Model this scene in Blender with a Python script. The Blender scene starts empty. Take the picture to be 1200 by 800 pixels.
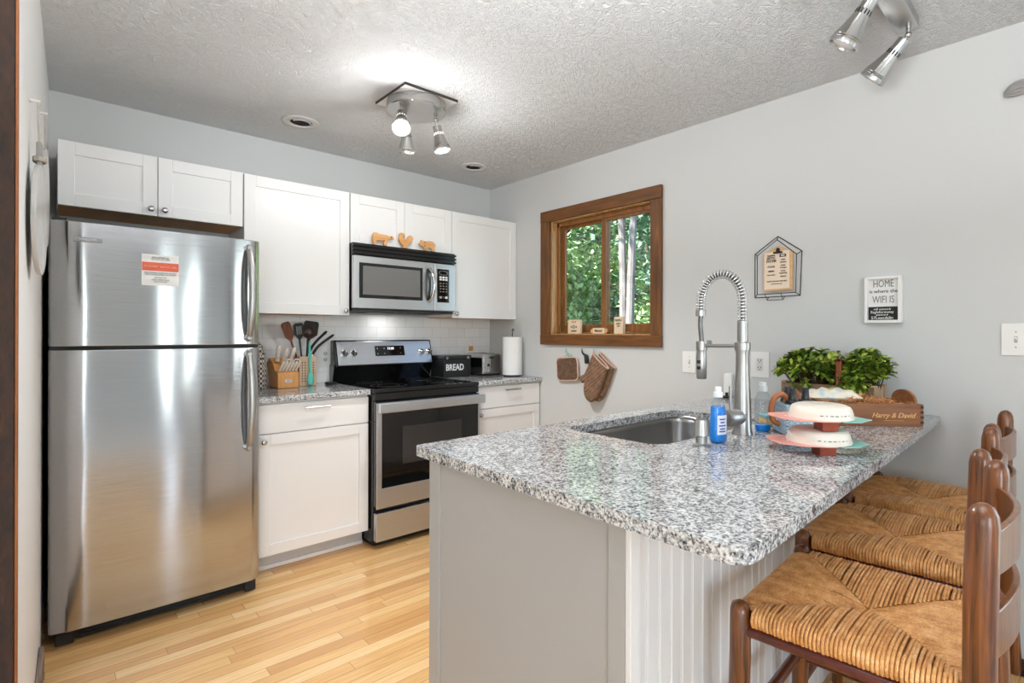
import bpy, bmesh, math, random
from mathutils import Vector, Matrix
from math import sin, cos, pi, radians as R
random.seed(7)
SC = bpy.context.scene
COL = SC.collection

# ---------------------------------------------------------------- camera, sky, sun, daylight, exposure
cam_data = bpy.data.cameras.new('camera'); cam = bpy.data.objects.new('camera', cam_data); COL.objects.link(cam)
cam.location = (-0.0232, -3.5866, 1.2581)
cam.matrix_world = Matrix.Translation(cam.location) @ Matrix.Rotation(R(-41.927), 4, 'Z') @ Matrix.Rotation(R(90), 4, 'X') @ Matrix.Rotation(0.0024, 4, 'Z')
cam_data.sensor_width = 36; cam_data.lens = 630.214 / 1200 * 36
cam_data.shift_x = -15 / 1200; cam_data.shift_y = -9.6 / 1200; cam_data.clip_start = .05
SC.camera = cam
SC.view_settings.view_transform = 'Standard'; SC.view_settings.look = 'None'
SC.view_settings.gamma = 1; SC.view_settings.use_curve_mapping = False
SC.view_settings.exposure = 0.20
SC.cycles.max_bounces = 10; SC.cycles.diffuse_bounces = 6; SC.cycles.caustics_reflective = False; SC.cycles.caustics_refractive = False
SC.cycles.transparent_max_bounces = 12; SC.cycles.sample_clamp_indirect = 6

W = bpy.data.worlds.new('sky'); SC.world = W; W.use_nodes = True
_n = W.node_tree.nodes; _l = W.node_tree.links
_sky = _n.new('ShaderNodeTexSky'); _sky.sky_type = 'NISHITA'; _sky.sun_disc = False
_sky.sun_elevation = R(52); _sky.sun_rotation = R(20)
_l.new(_sky.outputs[0], _n['Background'].inputs[0]); _n['Background'].inputs[1].default_value = 0.6

def sun(elev, azim, e):
    d = bpy.data.lights.new('sun', 'SUN'); d.energy = e; d.angle = R(1.5); d.color = (1, .96, .9)
    o = bpy.data.objects.new('sun', d); COL.objects.link(o)
    o.rotation_euler = (R(90 - elev), 0, R(azim)); o.location = (0, 12, 12)
sun(52, 248, 22.0)          # comes over the back of the house, onto the trees only

def area(name, loc, rot, sx, sy, e, col=(1, 1, 1), spread=180):
    d = bpy.data.lights.new(name, 'AREA'); d.shape = 'RECTANGLE'; d.size = sx; d.size_y = sy; d.energy = e; d.color = col; d.spread = R(spread)
    o = bpy.data.objects.new(name, d); COL.objects.link(o); o.location = loc; o.rotation_euler = rot
    return o
# daylight arriving through the openings of the living room behind the camera
DAY = (.87, .945, 1)
area('daylight_rear_narrow', (1.32, -7.06, 1.15), (R(90), 0, 0), .20, 2.0, 4, DAY)
area('daylight_rear_wide', (1.72, -7.06, 1.15), (R(90), 0, 0), .16, 2.0, 3, DAY)
area('daylight_rear_west', (-1.6, -7.06, 1.25), (R(90), 0, 0), 1.7, 2.1, 85, DAY)
area('daylight_west', (-4.06, -4.6, 1.25), (R(90), 0, R(-90)), 2.6, 2.1, 14, DAY)
area('daylight_east', (2.86, -5.35, 1.15), (R(90), 0, R(90)), 1.9, 2.0, 22, DAY)
area('added_upward_fill', (.45, -3.3, 1.70), (R(180), 0, 0), .6, .6, 80, (.90, .95, 1))  # fill light added near the camera, aimed up to brighten ceiling and room

# ---------------------------------------------------------------- mesh builder
def rot_to(d):
    return Vector((0, 0, 1)).rotation_difference(Vector(d).normalized()).to_matrix()
class MB:
    def __init__(s): s.v = []; s.f = []; s.m = None
    def add(s, vs, fs):
        b = len(s.v)
        s.v += [tuple(s.m @ Vector(p)) for p in vs] if s.m else [tuple(p) for p in vs]
        s.f += [tuple(b + i for i in f) for f in fs]; return s
    def box(s, x0, x1, y0, y1, z0, z1):
        x0, x1 = min(x0, x1), max(x0, x1); y0, y1 = min(y0, y1), max(y0, y1); z0, z1 = min(z0, z1), max(z0, z1)
        return s.add([(x0, y0, z0), (x1, y0, z0), (x1, y1, z0), (x0, y1, z0), (x0, y0, z1), (x1, y0, z1), (x1, y1, z1), (x0, y1, z1)],
                     [(0, 3, 2, 1), (4, 5, 6, 7), (0, 1, 5, 4), (1, 2, 6, 5), (2, 3, 7, 6), (3, 0, 4, 7)])
    def tube(s, pts, r, n=10, closed=False, caps=True, flat=1.0):
        pts = [Vector(p) for p in pts]; N = len(pts)
        rs = r if isinstance(r, (list, tuple)) else [r] * N
        vs = []; fs = []; up = None
        for i, p in enumerate(pts):
            if closed: t = pts[(i + 1) % N] - pts[i - 1]
            else: t = pts[min(i + 1, N - 1)] - pts[max(i - 1, 0)]
            if t.length < 1e-9: t = Vector((0, 0, 1))
            t.normalize()
            if up is None:
                a = Vector((0, 0, 1)) if abs(t.z) < .9 else Vector((1, 0, 0)); up = (a - t * a.dot(t)).normalized()
            else:
                up = up - t * up.dot(t)
                up = up.normalized() if up.length > 1e-6 else t.orthogonal().normalized()
            sd = t.cross(up)
            for k in range(n):
                a = 2 * pi * k / n; vs.append(p + (up * cos(a) * flat + sd * sin(a)) * rs[i])
        for i in range(N if closed else N - 1):
            for k in range(n):
                j = (i + 1) % N; fs.append((i * n + k, i * n + (k + 1) % n, j * n + (k + 1) % n, j * n + k))
        if caps and not closed:
            fs.append(tuple(range(n))[::-1]); fs.append(tuple((N - 1) * n + k for k in range(n)))
        return s.add(vs, fs)
    def lathe(s, prof, c=(0, 0, 0), axis=(0, 0, 1), n=28, sx=1, sy=1, caps=True):
        q = rot_to(axis); c = Vector(c); vs = []; fs = []
        for r, z in prof:
            for k in range(n):
                a = 2 * pi * k / n; vs.append(c + q @ Vector((r * cos(a) * sx, r * sin(a) * sy, z)))
        P = len(prof)
        for i in range(P - 1):
            for k in range(n): fs.append((i * n + k, i * n + (k + 1) % n, (i + 1) * n + (k + 1) % n, (i + 1) * n + k))
        if caps: fs.append(tuple(range(n))[::-1]); fs.append(tuple((P - 1) * n + k for k in range(n)))
        return s.add(vs, fs)
    def cyl(s, p0, p1, r0, r1=None, n=20):
        p0 = Vector(p0); d = Vector(p1) - p0
        return s.lathe([(r0, 0), (r0 if r1 is None else r1, d.length)], p0, d, n)
    def prism(s, poly, f0, f1):
        """poly: 2-D outline; f0(u,v), f1(u,v): points of the two faces"""
        n = len(poly); vs = [f0(*p) for p in poly] + [f1(*p) for p in poly]
        return s.add(vs, [tuple(range(n))[::-1], tuple(range(n, 2 * n))] + [(i, (i + 1) % n, n + (i + 1) % n, n + i) for i in range(n)])
    def sphere(s, c, r, n=14, sc=(1, 1, 1)):
        vs = []; fs = []; c = Vector(c); m = n // 2
        for i in range(1, m):
            for k in range(n):
                t = pi * i / m; a = 2 * pi * k / n
                vs.append(c + Vector((r * sin(t) * cos(a) * sc[0], r * sin(t) * sin(a) * sc[1], r * cos(t) * sc[2])))
        vs += [c + Vector((0, 0, r * sc[2])), c - Vector((0, 0, r * sc[2]))]
        for i in range(m - 2):
            for k in range(n): fs.append((i * n + k, (i + 1) * n + k, (i + 1) * n + (k + 1) % n, i * n + (k + 1) % n))
        T = len(vs) - 2
        for k in range(n):
            fs.append((T, k, (k + 1) % n)); fs.append((T + 1, (m - 2) * n + (k + 1) % n, (m - 2) * n + k))
        return s.add(vs, fs)
    def build(s, name, mat, parent=None, bevel=0, seg=2, ang=35, at=None, smooth=True, subsurf=0):
        me = bpy.data.meshes.new(name); vs = s.v
        if parent is not None:
            r = parent
            while r.parent: r = r.parent
            inv = r.matrix_basis.inverted(); vs = [inv @ Vector(p) for p in vs]
        elif at is not None:
            vs = [Vector(p) - Vector(at) for p in vs]
        me.from_pydata([tuple(p) for p in vs], [], s.f); me.update()
        bm = bmesh.new(); bm.from_mesh(me); bmesh.ops.recalc_face_normals(bm, faces=bm.faces); bm.to_mesh(me); bm.free()
        if smooth:
            me.shade_smooth(); me.set_sharp_from_angle(angle=R(ang))
        o = bpy.data.objects.new(name, me); COL.objects.link(o)
        if mat: me.materials.append(mat)
        if parent is not None: o.parent = parent
        elif at is not None: o.location = at
        if bevel:
            b = o.modifiers.new('bevel', 'BEVEL'); b.width = bevel; b.segments = seg; b.limit_method = 'ANGLE'; b.angle_limit = R(40); b.harden_normals = True
        if subsurf:
            b = o.modifiers.new('sub', 'SUBSURF'); b.levels = b.render_levels = subsurf
        return o
def tag(o, label, cat, group=None, kind=None):
    o['label'] = label; o['category'] = cat
    if group: o['group'] = group
    if kind: o['kind'] = kind
    return o
def thing(name, label, cat, loc, rz=0, group=None):
    o = bpy.data.objects.new(name, None); COL.objects.link(o); o.location = loc; o.rotation_euler = (0, 0, rz)
    o.empty_display_size = .05; o.matrix_basis = Matrix.Translation(loc) @ Matrix.Rotation(rz, 4, 'Z')
    return tag(o, label, cat, group)
def struct(o):
    o['kind'] = 'structure'; return o
def bx(*a): return MB().box(*a)
def text(name, body, size, mat, parent, org, xd, up, align='CENTER', depth=.0006, bold=0, xs=1.0, shear=0):
    cu = bpy.data.curves.new(name, 'FONT'); cu.body = body; cu.size = size; cu.align_x = align; cu.align_y = 'CENTER'
    cu.extrude = depth; cu.offset = bold; cu.resolution_u = 3; cu.shear = shear
    t = bpy.data.objects.new('tmp', cu); COL.objects.link(t)
    dg = bpy.context.evaluated_depsgraph_get(); me = bpy.data.meshes.new_from_object(t.evaluated_get(dg))
    bpy.data.objects.remove(t); bpy.data.curves.remove(cu)
    xd = Vector(xd).normalized(); up = Vector(up).normalized(); nz = xd.cross(up)
    b = MB(); b.add([Vector(org) + xd * v.co.x * xs + up * v.co.y + nz * (v.co.z + depth) for v in me.vertices], [tuple(p.vertices) for p in me.polygons])
    return b.build(name, mat, parent, smooth=False)
def arc(c, r, a0, a1, n, plane):
    u, v = Vector(plane[0]), Vector(plane[1]); c = Vector(c)
    return [c + u * r * cos(a0 + (a1 - a0) * i / n) + v * r * sin(a0 + (a1 - a0) * i / n) for i in range(n + 1)]
def rrect(x0, x1, y0, y1, r, n=5):
    o = []
    for cx, cy, a in ((x1 - r, y1 - r, 0), (x0 + r, y1 - r, 90), (x0 + r, y0 + r, 180), (x1 - r, y0 + r, 270)):
        o += [(cx + r * cos(R(a + 90 * i / n)), cy + r * sin(R(a + 90 * i / n))) for i in range(n + 1)]
    return o
def smooth_path(p, k=6):
    p = [Vector(q) for q in p]; o = []
    for i in range(len(p) - 1):
        a, b, c, d = p[max(i - 1, 0)], p[i], p[i + 1], p[min(i + 2, len(p) - 1)]
        for j in range(k):
            t = j / k; o.append(.5 * ((2 * b) + (c - a) * t + (2 * a - 5 * b + 4 * c - d) * t * t + (3 * b - a - 3 * c + d) * t ** 3))
    return o + [p[-1]]

# ---------------------------------------------------------------- materials
def lin(c): return tuple(((x / 255) / 12.92 if x / 255 <= .04045 else ((x / 255 + .055) / 1.055) ** 2.4) for x in c) + (1,)
class NT:
    def __init__(s, name):
        s.mat = bpy.data.materials.new(name); s.mat.use_nodes = True; s.t = s.mat.node_tree
        s.b = s.t.nodes['Principled BSDF']; s.out = s.t.nodes['Material Output']
    def n(s, typ, ins=None, **kw):
        x = s.t.nodes.new('ShaderNode' + typ)
        for k, v in kw.items(): setattr(x, k, v)
        for k, v in (ins or {}).items(): s.set(x.inputs[k], v)
        return x
    def set(s, sock, v):
        if hasattr(v, 'links') and hasattr(v, 'is_output'): s.t.links.new(v, sock)
        else: sock.default_value = v
    def P(s, **kw):
        for k, v in kw.items(): s.set(s.b.inputs[k.replace('_', ' ')], v)
    def co(s, scale=(1, 1, 1), out='Object'):
        tc = s.n('TexCoord'); return s.n('Mapping', {'Vector': tc.outputs[out], 'Scale': scale}).outputs[0]
    def noise(s, vec, scale, detail=3, rough=.5, dist=0):
        return s.n('TexNoise', {'Vector': vec, 'Scale': scale, 'Detail': detail, 'Roughness': rough, 'Distortion': dist})
    def ramp(s, fac, *stops):
        r = s.n('ValToRGB', {'Fac': fac}); e = r.color_ramp.elements
        while len(e) < len(stops): e.new(.5)
        for q, (p, c) in zip(e, stops): q.position = p; q.color = c
        return r.outputs[0]
    def math(s, op, a, b=0.0, c=None):
        m = s.n('Math', {0: a, 1: b}, operation=op)
        if c is not None: s.set(m.inputs[2], c)
        return m.outputs[0]
    def bump(s, h, strength, dist=.01):
        s.P(Normal=s.n('Bump', {'Height': h, 'Strength': strength, 'Distance': dist}).outputs[0])
def M(name, col, rough=.5, metal=0, var=None, bump=None, **kw):
    t = NT(name); c = lin(col); t.P(Base_Color=c, Roughness=rough, Metallic=metal)
    v = t.co()
    if var:
        k = var[1]; f = t.noise(v, var[0], 4).outputs[0]
        t.P(Base_Color=t.ramp(f, (.3, tuple(x * (1 - k) for x in c[:3]) + (1,)), (.7, tuple(min(1, x * (1 + k)) for x in c[:3]) + (1,))))
    if bump: t.bump(t.noise(v, bump[0], 4).outputs[0], bump[1], bump[2] if len(bump) > 2 else .002)
    for k, x in kw.items(): t.P(**{k: x})
    return t.mat
def wood(name, c1, c2, axis=0, rough=.4, fine=60, coat=0, long=3, c3=None):
    t = NT(name); sc = [fine, fine, fine]; sc[axis] = long
    f = t.noise(t.co(tuple(sc)), 1, 5, .6, .6).outputs[0]
    st = [(.28, lin(c1)), (.68, lin(c2))]
    if c3: st.append((.85, lin(c3)))
    t.P(Base_Color=t.ramp(f, *st), Roughness=rough, Coat_Weight=coat, Coat_Roughness=.15)
    t.bump(f, .12, .001); return t.mat
def brushed(name, col, rough, axis, dents=0.0, fine=900, streak=.06, aniso=.88):
    t = NT(name); sc = [fine * .6] * 3; sc[axis] = 3
    f = t.noise(t.co(tuple(sc)), 1, 2).outputs[0]; c = lin(col)
    t.P(Base_Color=t.ramp(f, (.3, tuple(x * .9 for x in c[:3]) + (1,)), (.7, c)), Metallic=1.0,
        Roughness=t.math('MULTIPLY_ADD', f, streak * 2, rough - streak), Anisotropic=aniso, Anisotropic_Rotation=.25)
    t.P(Tangent=t.n('Tangent', direction_type='RADIAL', axis='Z').outputs[0])
    if dents:
        t.bump(t.noise(t.co((2.6, 2.6, 1.7)), 1, 1).outputs[0], dents, .05)
    return t.mat

WALL = M('wall_paint', (202, 203, 202), .55, var=(1.3, .015), bump=(140, .06, .001))
WALL_OLD = M('wall_paint_white', (226, 225, 223), .5, bump=(140, .06, .001))
CAB = M('cabinet_white', (232, 231, 230), .32, var=(2, .01), bump=(220, .03, .0005))
CABIN = wood('cabinet_underside', (206, 146, 84), (228, 172, 108), 0, .5)
PANEL_SHADE = M('panel_white_shaded', (164, 163, 161), .42, var=(2, .02))  # white paint darkened in colour for the shade on the peninsula's end
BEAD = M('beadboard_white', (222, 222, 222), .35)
def granite():
    t = NT('granite'); v = t.co()
    a = t.noise(v, 95, 5, .62, .4).outputs[0]; b = t.n('TexVoronoi', {'Vector': v, 'Scale': 230.0, 'Randomness': 1.0}).outputs['Color']
    g = t.n('SeparateColor', {0: b}).outputs[0]
    c = t.math('ADD', t.math('MULTIPLY', a, .82), t.math('MULTIPLY', g, .30))
    big = t.noise(v, 20, 3).outputs[0]
    c = t.math('ADD', c, t.math('MULTIPLY', t.math('SUBTRACT', big, .5), .22))
    col = t.ramp(c, (.33, lin((36, 36, 37))), (.43, lin((100, 100, 101))), (.51, lin((146, 146, 146))), (.60, lin((188, 188, 187))), (.74, lin((222, 221, 220))))
    t.P(Base_Color=col, Roughness=.07, Specular_IOR_Level=.55)
    t.bump(t.noise(v, 45, 2).outputs[0], .02, .0006); return t.mat
GRAN = granite()
def floor_mat():
    t = NT('oak_floor'); tc = t.n('TexCoord').outputs['Object']; s = t.n('SeparateXYZ', {0: tc})
    x, y = s.outputs[0], s.outputs[1]; wv = .0575
    row = t.math('FLOOR', t.math('DIVIDE', y, wv)); fy = t.math('FRACT', t.math('DIVIDE', y, wv))
    off = t.n('TexWhiteNoise', {'W': row}, noise_dimensions='1D').outputs[0]
    xx = t.math('DIVIDE', t.math('ADD', x, t.math('MULTIPLY', off, 3.0)), t.math('MULTIPLY_ADD', off, .5, .62))
    pl = t.math('FLOOR', xx); fx = t.math('FRACT', xx)
    rnd = t.n('TexWhiteNoise', {'Vector': t.n('CombineXYZ', {0: row, 1: pl}).outputs[0]}, noise_dimensions='2D').outputs[0]
    gv = t.n('CombineXYZ', {0: t.math('MULTIPLY', x, 3.5), 1: t.math('MULTIPLY', y, 75.0), 2: t.math('MULTIPLY', rnd, 37.0)}).outputs[0]
    gr = t.noise(gv, 1, 5, .62, 1.2).outputs[0]
    base = t.ramp(rnd, (0, lin((208, 158, 102))), (.35, lin((224, 176, 116))), (.7, lin((232, 188, 128))), (1, lin((240, 202, 148))))
    gcol = t.ramp(gr, (.3, (.72, .66, .58, 1)), (.6, (1, 1, 1, 1)))
    mx = t.n('Mix', {0: .75, 6: base, 7: gcol}, data_type='RGBA', blend_type='MULTIPLY').outputs[2]
    e = t.math('MINIMUM', t.math('MULTIPLY', t.math('MINIMUM', fy, t.math('SUBTRACT', 1.0, fy)), wv), t.math('MULTIPLY', t.math('MINIMUM', fx, t.math('SUBTRACT', 1.0, fx)), .8))
    g = t.n('MapRange', {0: e, 1: .0003, 2: .0013, 3: 0.0, 4: 1.0}).outputs[0]
    col = t.n('Mix', {0: g, 6: lin((128, 84, 44)), 7: mx}, data_type='RGBA').outputs[2]
    t.P(Base_Color=col, Roughness=t.math('MULTIPLY_ADD', gr, .1, .17), Coat_Weight=.25, Coat_Roughness=.12)
    t.bump(g, .25, .0006); return t.mat
FLOOR = floor_mat()
def ceiling_mat():
    t = NT('stomped_ceiling'); v = t.co()
    a = t.noise(v, 27, 5, .6, 1.8).outputs[0]; b = t.noise(v, 95, 3, .6, 1.2).outputs[0]
    ridge = t.math('SUBTRACT', 1.0, t.math('MULTIPLY', t.math('ABSOLUTE', t.math('SUBTRACT', a, .5)), 5.0))
    h = t.math('ADD', t.math('MULTIPLY', ridge, .75), t.math('MULTIPLY', b, .7))
    t.P(Base_Color=lin((226, 226, 226)), Roughness=.8); t.bump(h, .9, .011); return t.mat
CEIL = ceiling_mat()
def tile_mat():
    t = NT('subway_tile'); tc = t.n('TexCoord').outputs['Object']; s = t.n('SeparateXYZ', {0: tc})
    v = t.n('CombineXYZ', {0: s.outputs[0], 1: s.outputs[2], 2: 0.0}).outputs[0]
    br = t.n('TexBrick', {'Vector': v, 'Color1': lin((238, 237, 236)), 'Color2': lin((243, 242, 241)), 'Mortar': lin((206, 204, 202)), 'Scale': 1.0, 'Mortar Size': .0013, 'Mortar Smooth': .3, 'Brick Width': .1535, 'Row Height': .0765})
    t.P(Base_Color=br.outputs[0], Roughness=.16); t.bump(t.math('SUBTRACT', 1.0, br.outputs[1]), .35, .0012); return t.mat
TILE = tile_mat()
STEEL = brushed('stainless_steel', (190, 191, 193), .13, 0, dents=.07)
STEELF = brushed('brushed_steel_panel', (208, 209, 210), .36, 0, aniso=.3)
SINKM = brushed('sink_steel', (170, 168, 166), .30, 0)
NICKEL = M('brushed_nickel', (190, 189, 187), .27, 1)
NICKELD = M('satin_nickel', (176, 174, 171), .30, 1)
CHROME = M('chrome', (225, 225, 226), .08, 1)
BLACKG = M('black_glass', (10, 10, 11), .05, 0, Specular_IOR_Level=.6)
BLACK = M('black_enamel', (16, 16, 17), .22)
BLACKM = M('black_matte', (22, 22, 23), .55)
FRSIDE = M('fridge_side_grey', (52, 52, 54), .5, bump=(300, .2, .001))
WHITE = M('white_plastic', (236, 235, 233), .3)
GREYP = M('grey_plastic', (150, 150, 150), .4)
DARKGAP = M('dark_recess', (14, 13, 13), .8)
PAPER = M('white_paper', (238, 237, 235), .85, bump=(90, .12, .002))
INK = M('black_ink', (28, 27, 27), .7)
INKG = M('grey_ink', (120, 120, 120), .7)
WHITEINK = M('white_ink', (240, 240, 238), .6)
def emit(name, col, s):
    t = NT(name); t.P(Base_Color=lin(col), Emission_Color=lin(col), Emission_Strength=s); return t.mat
LAMP = emit('lamp_face', (255, 250, 244), 9)
LAMPSLOT = emit('lamp_slot_glow', (255, 250, 244), 1.1)
LED = emit('led_digits', (225, 235, 240), 1.2)
def glass(name, tint=(1, 1, 1), rough=0.0, base=.04):
    t = NT(name); tr = t.n('BsdfTransparent', {0: tint + (1,)}); gl = t.n('BsdfGlossy', {'Roughness': rough})
    fr = t.math('MULTIPLY_ADD', t.math('POWER', t.n('LayerWeight', {'Blend': .5}).outputs['Facing'], 4.0), .55, .04); mx = t.n('MixShader', {0: fr, 1: tr.outputs[0], 2: gl.outputs[0]})
    t.t.links.new(mx.outputs[0], t.out.inputs[0]); return t.mat
GLASS = glass('window_glass', (.96, .98, .97))
CLEARP = glass('clear_plastic', (.90, .93, .94), .08, .14)
CASING = wood('rough_cedar', (74, 44, 14), (126, 78, 30), 1, .55, 45, long=4, c3=(146, 96, 44))
CASINGV = wood('rough_cedar_upright', (74, 44, 14), (126, 78, 30), 2, .55, 45, long=4, c3=(146, 96, 44))
SASHW = wood('sash_wood', (104, 64, 26), (150, 98, 48), 2, .4, 50)
JAMBW = wood('jamb_pine', (150, 104, 58), (206, 164, 112), 2, .45, 40)
DARKTRIM = wood('dark_rough_timber', (20, 9, 4), (56, 30, 13), 2, .75, 60, long=22, c3=(98, 58, 28))
ORANGEW = wood('raw_cut_edge', (118, 64, 26), (152, 90, 42), 2, .6, 40)
BASEB = wood('weathered_baseboard', (70, 58, 50), (150, 132, 116), 1, .7, 50)
STOOLW = wood('stool_walnut', (50, 22, 6), (136, 76, 26), 2, .32, 105, coat=.45, long=5, c3=(184, 124, 58))
STOOLH = wood('stool_rung_wood', (62, 26, 14), (98, 46, 22), 0, .28, 70, coat=.4)
STOOLD = wood('stool_rail_dark', (62, 20, 16), (94, 36, 26), 0, .3, 60, coat=.3)
def rush_mat():
    t = NT('rush_straw'); v = t.co((30, 30, 30)); f = t.noise(v, 1, 4, .6).outputs[0]; f2 = t.noise(t.co(), 260, 2).outputs[0]
    t.P(Base_Color=t.ramp(t.math('ADD', t.math('MULTIPLY', f, .6), t.math('MULTIPLY', f2, .4)), (.32, lin((176, 116, 58))), (.52, lin((224, 164, 100))), (.7, lin((244, 206, 150)))), Roughness=.45)
    return t.mat
RUSH = rush_mat()

# ================================================================ THE SETTING
XR = 2.797; H = 2.468
struct(bx(-4.1, 3.0, -4.6, .15, -.08, 0).build('floor', FLOOR, smooth=False))
struct(bx(-4.1, 3.0, -7.1, -4.601, -.08, .004).build('floor_living_room', M('added_carpet_pale_grey', (196, 195, 193), .95, bump=(200, .5, .004)), smooth=False))  # unseen carpet, added to take the warm tint out of bounced light
struct(bx(-4.3, 3.15, -7.3, .15, H, H + .12).build('ceiling', CEIL, smooth=False))
struct(bx(-.25, 3.0, 0, .13, 0, H).build('wall_back', WALL, smooth=False))
WY0, WY1, WZ0, WZ1 = -1.634, -.733, 1.245, 2.097          # window opening
m = MB(); m.box(XR, XR + .13, WY1, 0, 0, H); m.box(XR, XR + .13, -4.35, WY0, 0, H); m.box(XR, XR + .13, -6.35, -4.35, 2.18, H); m.box(XR, XR + .13, -6.35, -4.35, 0, .10); m.box(XR, XR + .13, -7, -6.35, 0, H); m.box(XR, XR + .13, WY0, WY1, 0, WZ0); m.box(XR, XR + .13, WY0, WY1, WZ1, H)
struct(m.build('wall_right', WALL, smooth=False))
lx = lambda y: .0344 * (y + .05)
m = MB(); m.prism([(lx(0), 0), (lx(-1.88), -1.88), (lx(-1.88) - .10, -1.88), (lx(0) - .10, 0)], lambda a, b: (a, b, 0), lambda a, b: (a, b, H))
struct(m.build('wall_left', WALL_OLD, smooth=False))
struct(bx(-4, lx(-1.88) - .1, -1.88, -1.78, 0, H).build('wall_living_room', WALL, smooth=False))
m = MB(); m.box(-4.12, -4, -3.3, -1.78, 0, H); m.box(-4.12, -4, -7, -5.9, 0, H); m.box(-4.12, -4, -5.9, -3.3, 0, .2); m.box(-4.12, -4, -5.9, -3.3, 2.3, H)
struct(m.build('wall_west', WALL, smooth=False))
m = MB(); ops = [(-2.45, -.75), (1.22, 1.42), (1.64, 1.80)]; xx = -4.1
for a, b in ops: m.box(xx, a, -7.12, -7, 0, H); m.box(a, b, -7.12, -7, 0, .14); m.box(a, b, -7.12, -7, 2.16, H); xx = b
m.box(xx, 3.0, -7.12, -7, 0, H)
struct(m.build('wall_rear', WALL, smooth=False))
# weathered baseboard on the left wall, dark rough casing at its end
m = MB(); m.prism([(lx(-.93) + .001, -.93), (lx(-1.88) + .001, -1.88), (lx(-1.88) + .016, -1.88), (lx(-.93) + .016, -.93)], lambda a, b: (a, b, .001), lambda a, b: (a, b, .105))
struct(m.build('baseboard_left', BASEB, bevel=.003))
struct(bx(-.26, lx(-1.9) - .0055, -1.905, -1.881, .001, H - .002).build('trim_1', DARKTRIM, bevel=.003))
struct(bx(lx(-1.9) - .0055, lx(-1.9) + .0005, -1.902, -1.881, .001, H - .002).build('trim_2', ORANGEW, bevel=.002))
# tile
struct(bx(.79, XR - .004, -.008, -.0005, .90, 1.385).build('trim_3', TILE, smooth=False))

# ---- kitchen window: rough cedar casing, jambs, two sashes with panes
win = bpy.data.objects.new('window_1', None); COL.objects.link(win); win.location = (XR, -1.18, 1.2); win.matrix_basis = Matrix.Translation(win.location); struct(win)
cx0, cx1 = XR - .026, XR - .001
m = MB(); m.box(cx0, cx1, -1.709, -.646, WZ1 - .012, 2.167); m.box(cx0, cx1, -1.709, -.646, 1.175, WZ0 + .004)
m.build('window_casing', CASING, win, bevel=.004)
m = MB(); m.box(cx0 + .001, cx1, -1.708, WY0 + .004, WZ0 + .004, WZ1 - .012); m.box(cx0 + .001, cx1, WY1 - .004, -.647, WZ0 + .004, WZ1 - .012)
m.build('window_casing_upright', CASINGV, win, bevel=.004)
m = MB(); e = .018; j0, j1 = XR - .001, XR + .128
m.box(j0, j1, WY0 + .001, WY0 + e, WZ0 + .001, WZ1 - .001); m.box(j0, j1, WY1 - e, WY1 - .001, WZ0 + .001, WZ1 - .001)
m.box(j0, j1, WY0 + e, WY1 - e, WZ1 - e, WZ1 - .001); m.box(j0, j1, WY0 + e, WY1 - e, WZ0 + .001, WZ0 + e * .6)
m.build('window_jamb', JAMBW, win, bevel=.002)
m = MB()                                                        # inner stops / track
a0, a1, b0, b1 = WY0 + e, WY1 - e, WZ0 + e * .6, WZ1 - e
m.box(XR + .05, XR + .058, a0, a1, b1 - .03, b1); m.box(XR + .05, XR + .058, a1 - .022, a1, b0, b1); m.box(XR + .05, XR + .058, a0, a0 + .022, b0, b1); m.box(XR + .05, XR + .112, a0, a1, b0, b0 + .012)
m.build('window_track', SASHW, win, bevel=.002)
def sash(y0, y1, x):
    w = .042; q = MB(); z0, z1 = b0 + .013, b1 - .006
    q.box(x, x + .024, y0, y0 + w, z0, z1); q.box(x, x + .024, y1 - w, y1, z0, z1); q.box(x, x + .024, y0 + w, y1 - w, z1 - w, z1); q.box(x, x + .024, y0 + w, y1 - w, z0, z0 + w + .012)
    o = q.build('window_sash', SASHW, win, bevel=.003)
    bx(x + .010, x + .014, y0 + w - .004, y1 - w + .004, z0 + w, z1 - w).build('window_pane', GLASS, o, smooth=False)
sash(-1.21, a1 - .004, XR + .088); sash(a0 + .004, -1.168, XR + .061)

# ================================================================ REFRIGERATOR
fr = thing('refrigerator', 'large stainless steel top-freezer refrigerator against the left wall', 'refrigerator', (.38, -.40, 0))
bx(.012, .755, -.70, -.03, .03, 1.685).build('cabinet_body', FRSIDE, fr, bevel=.006)
prof = [(-.004, -.705), (-.004, -.762), (.002, -.771), (.012, -.776), (.052, -.7865), (.056, -.7875), (.16, -.7925), (.38, -.795), (.6, -.7925), (.728, -.7875), (.732, -.7865), (.752, -.776), (.762, -.770), (.767, -.762), (.767, -.705)]
def fdoor(name, z0, z1):
    q = MB(); q.prism(prof, lambda a, b: (a, b, z0), lambda a, b: (a, b, z1)); return q.build(name, STEEL, fr, bevel=.004, ang=20)
fz = fdoor('freezer_door', 1.201, 1.702); fd = fdoor('fridge_door', .066, 1.187)
m = MB(); m.box(.002, .761, -.765, -.703, 1.186, 1.202); m.box(.004, .76, -.709, -.699, .07, 1.695); m.build('door_gasket', BLACKM, fr)
def handle(par, z0, z1):
    pts = []
    for i in range(25):
        t = i / 24; z = z1 + (z0 - z1) * t; bow = sin(pi * t) ** .55
        pts.append((.712 + .006 * sin(pi * t), -.786 - .052 * bow, z))
    q = MB(); q.tube(pts, [.011 + .006 * min(1, 4 * min(i, 24 - i) / 24) for i in range(25)], 14, flat=1.0)
    for z, s in ((z1 - .012, 1), (z0 + .012, -1)): q.lathe([(.016, 0), (.015, .02), (.010, .03)], (.712, -.784, z), (0, -1, 0), 14)
    q.build('door_handle', M('handle_satin', (178, 177, 175), .42, 1), par, ang=60)
handle(fz, 1.222, 1.672); handle(fd, .70, 1.168)
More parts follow.
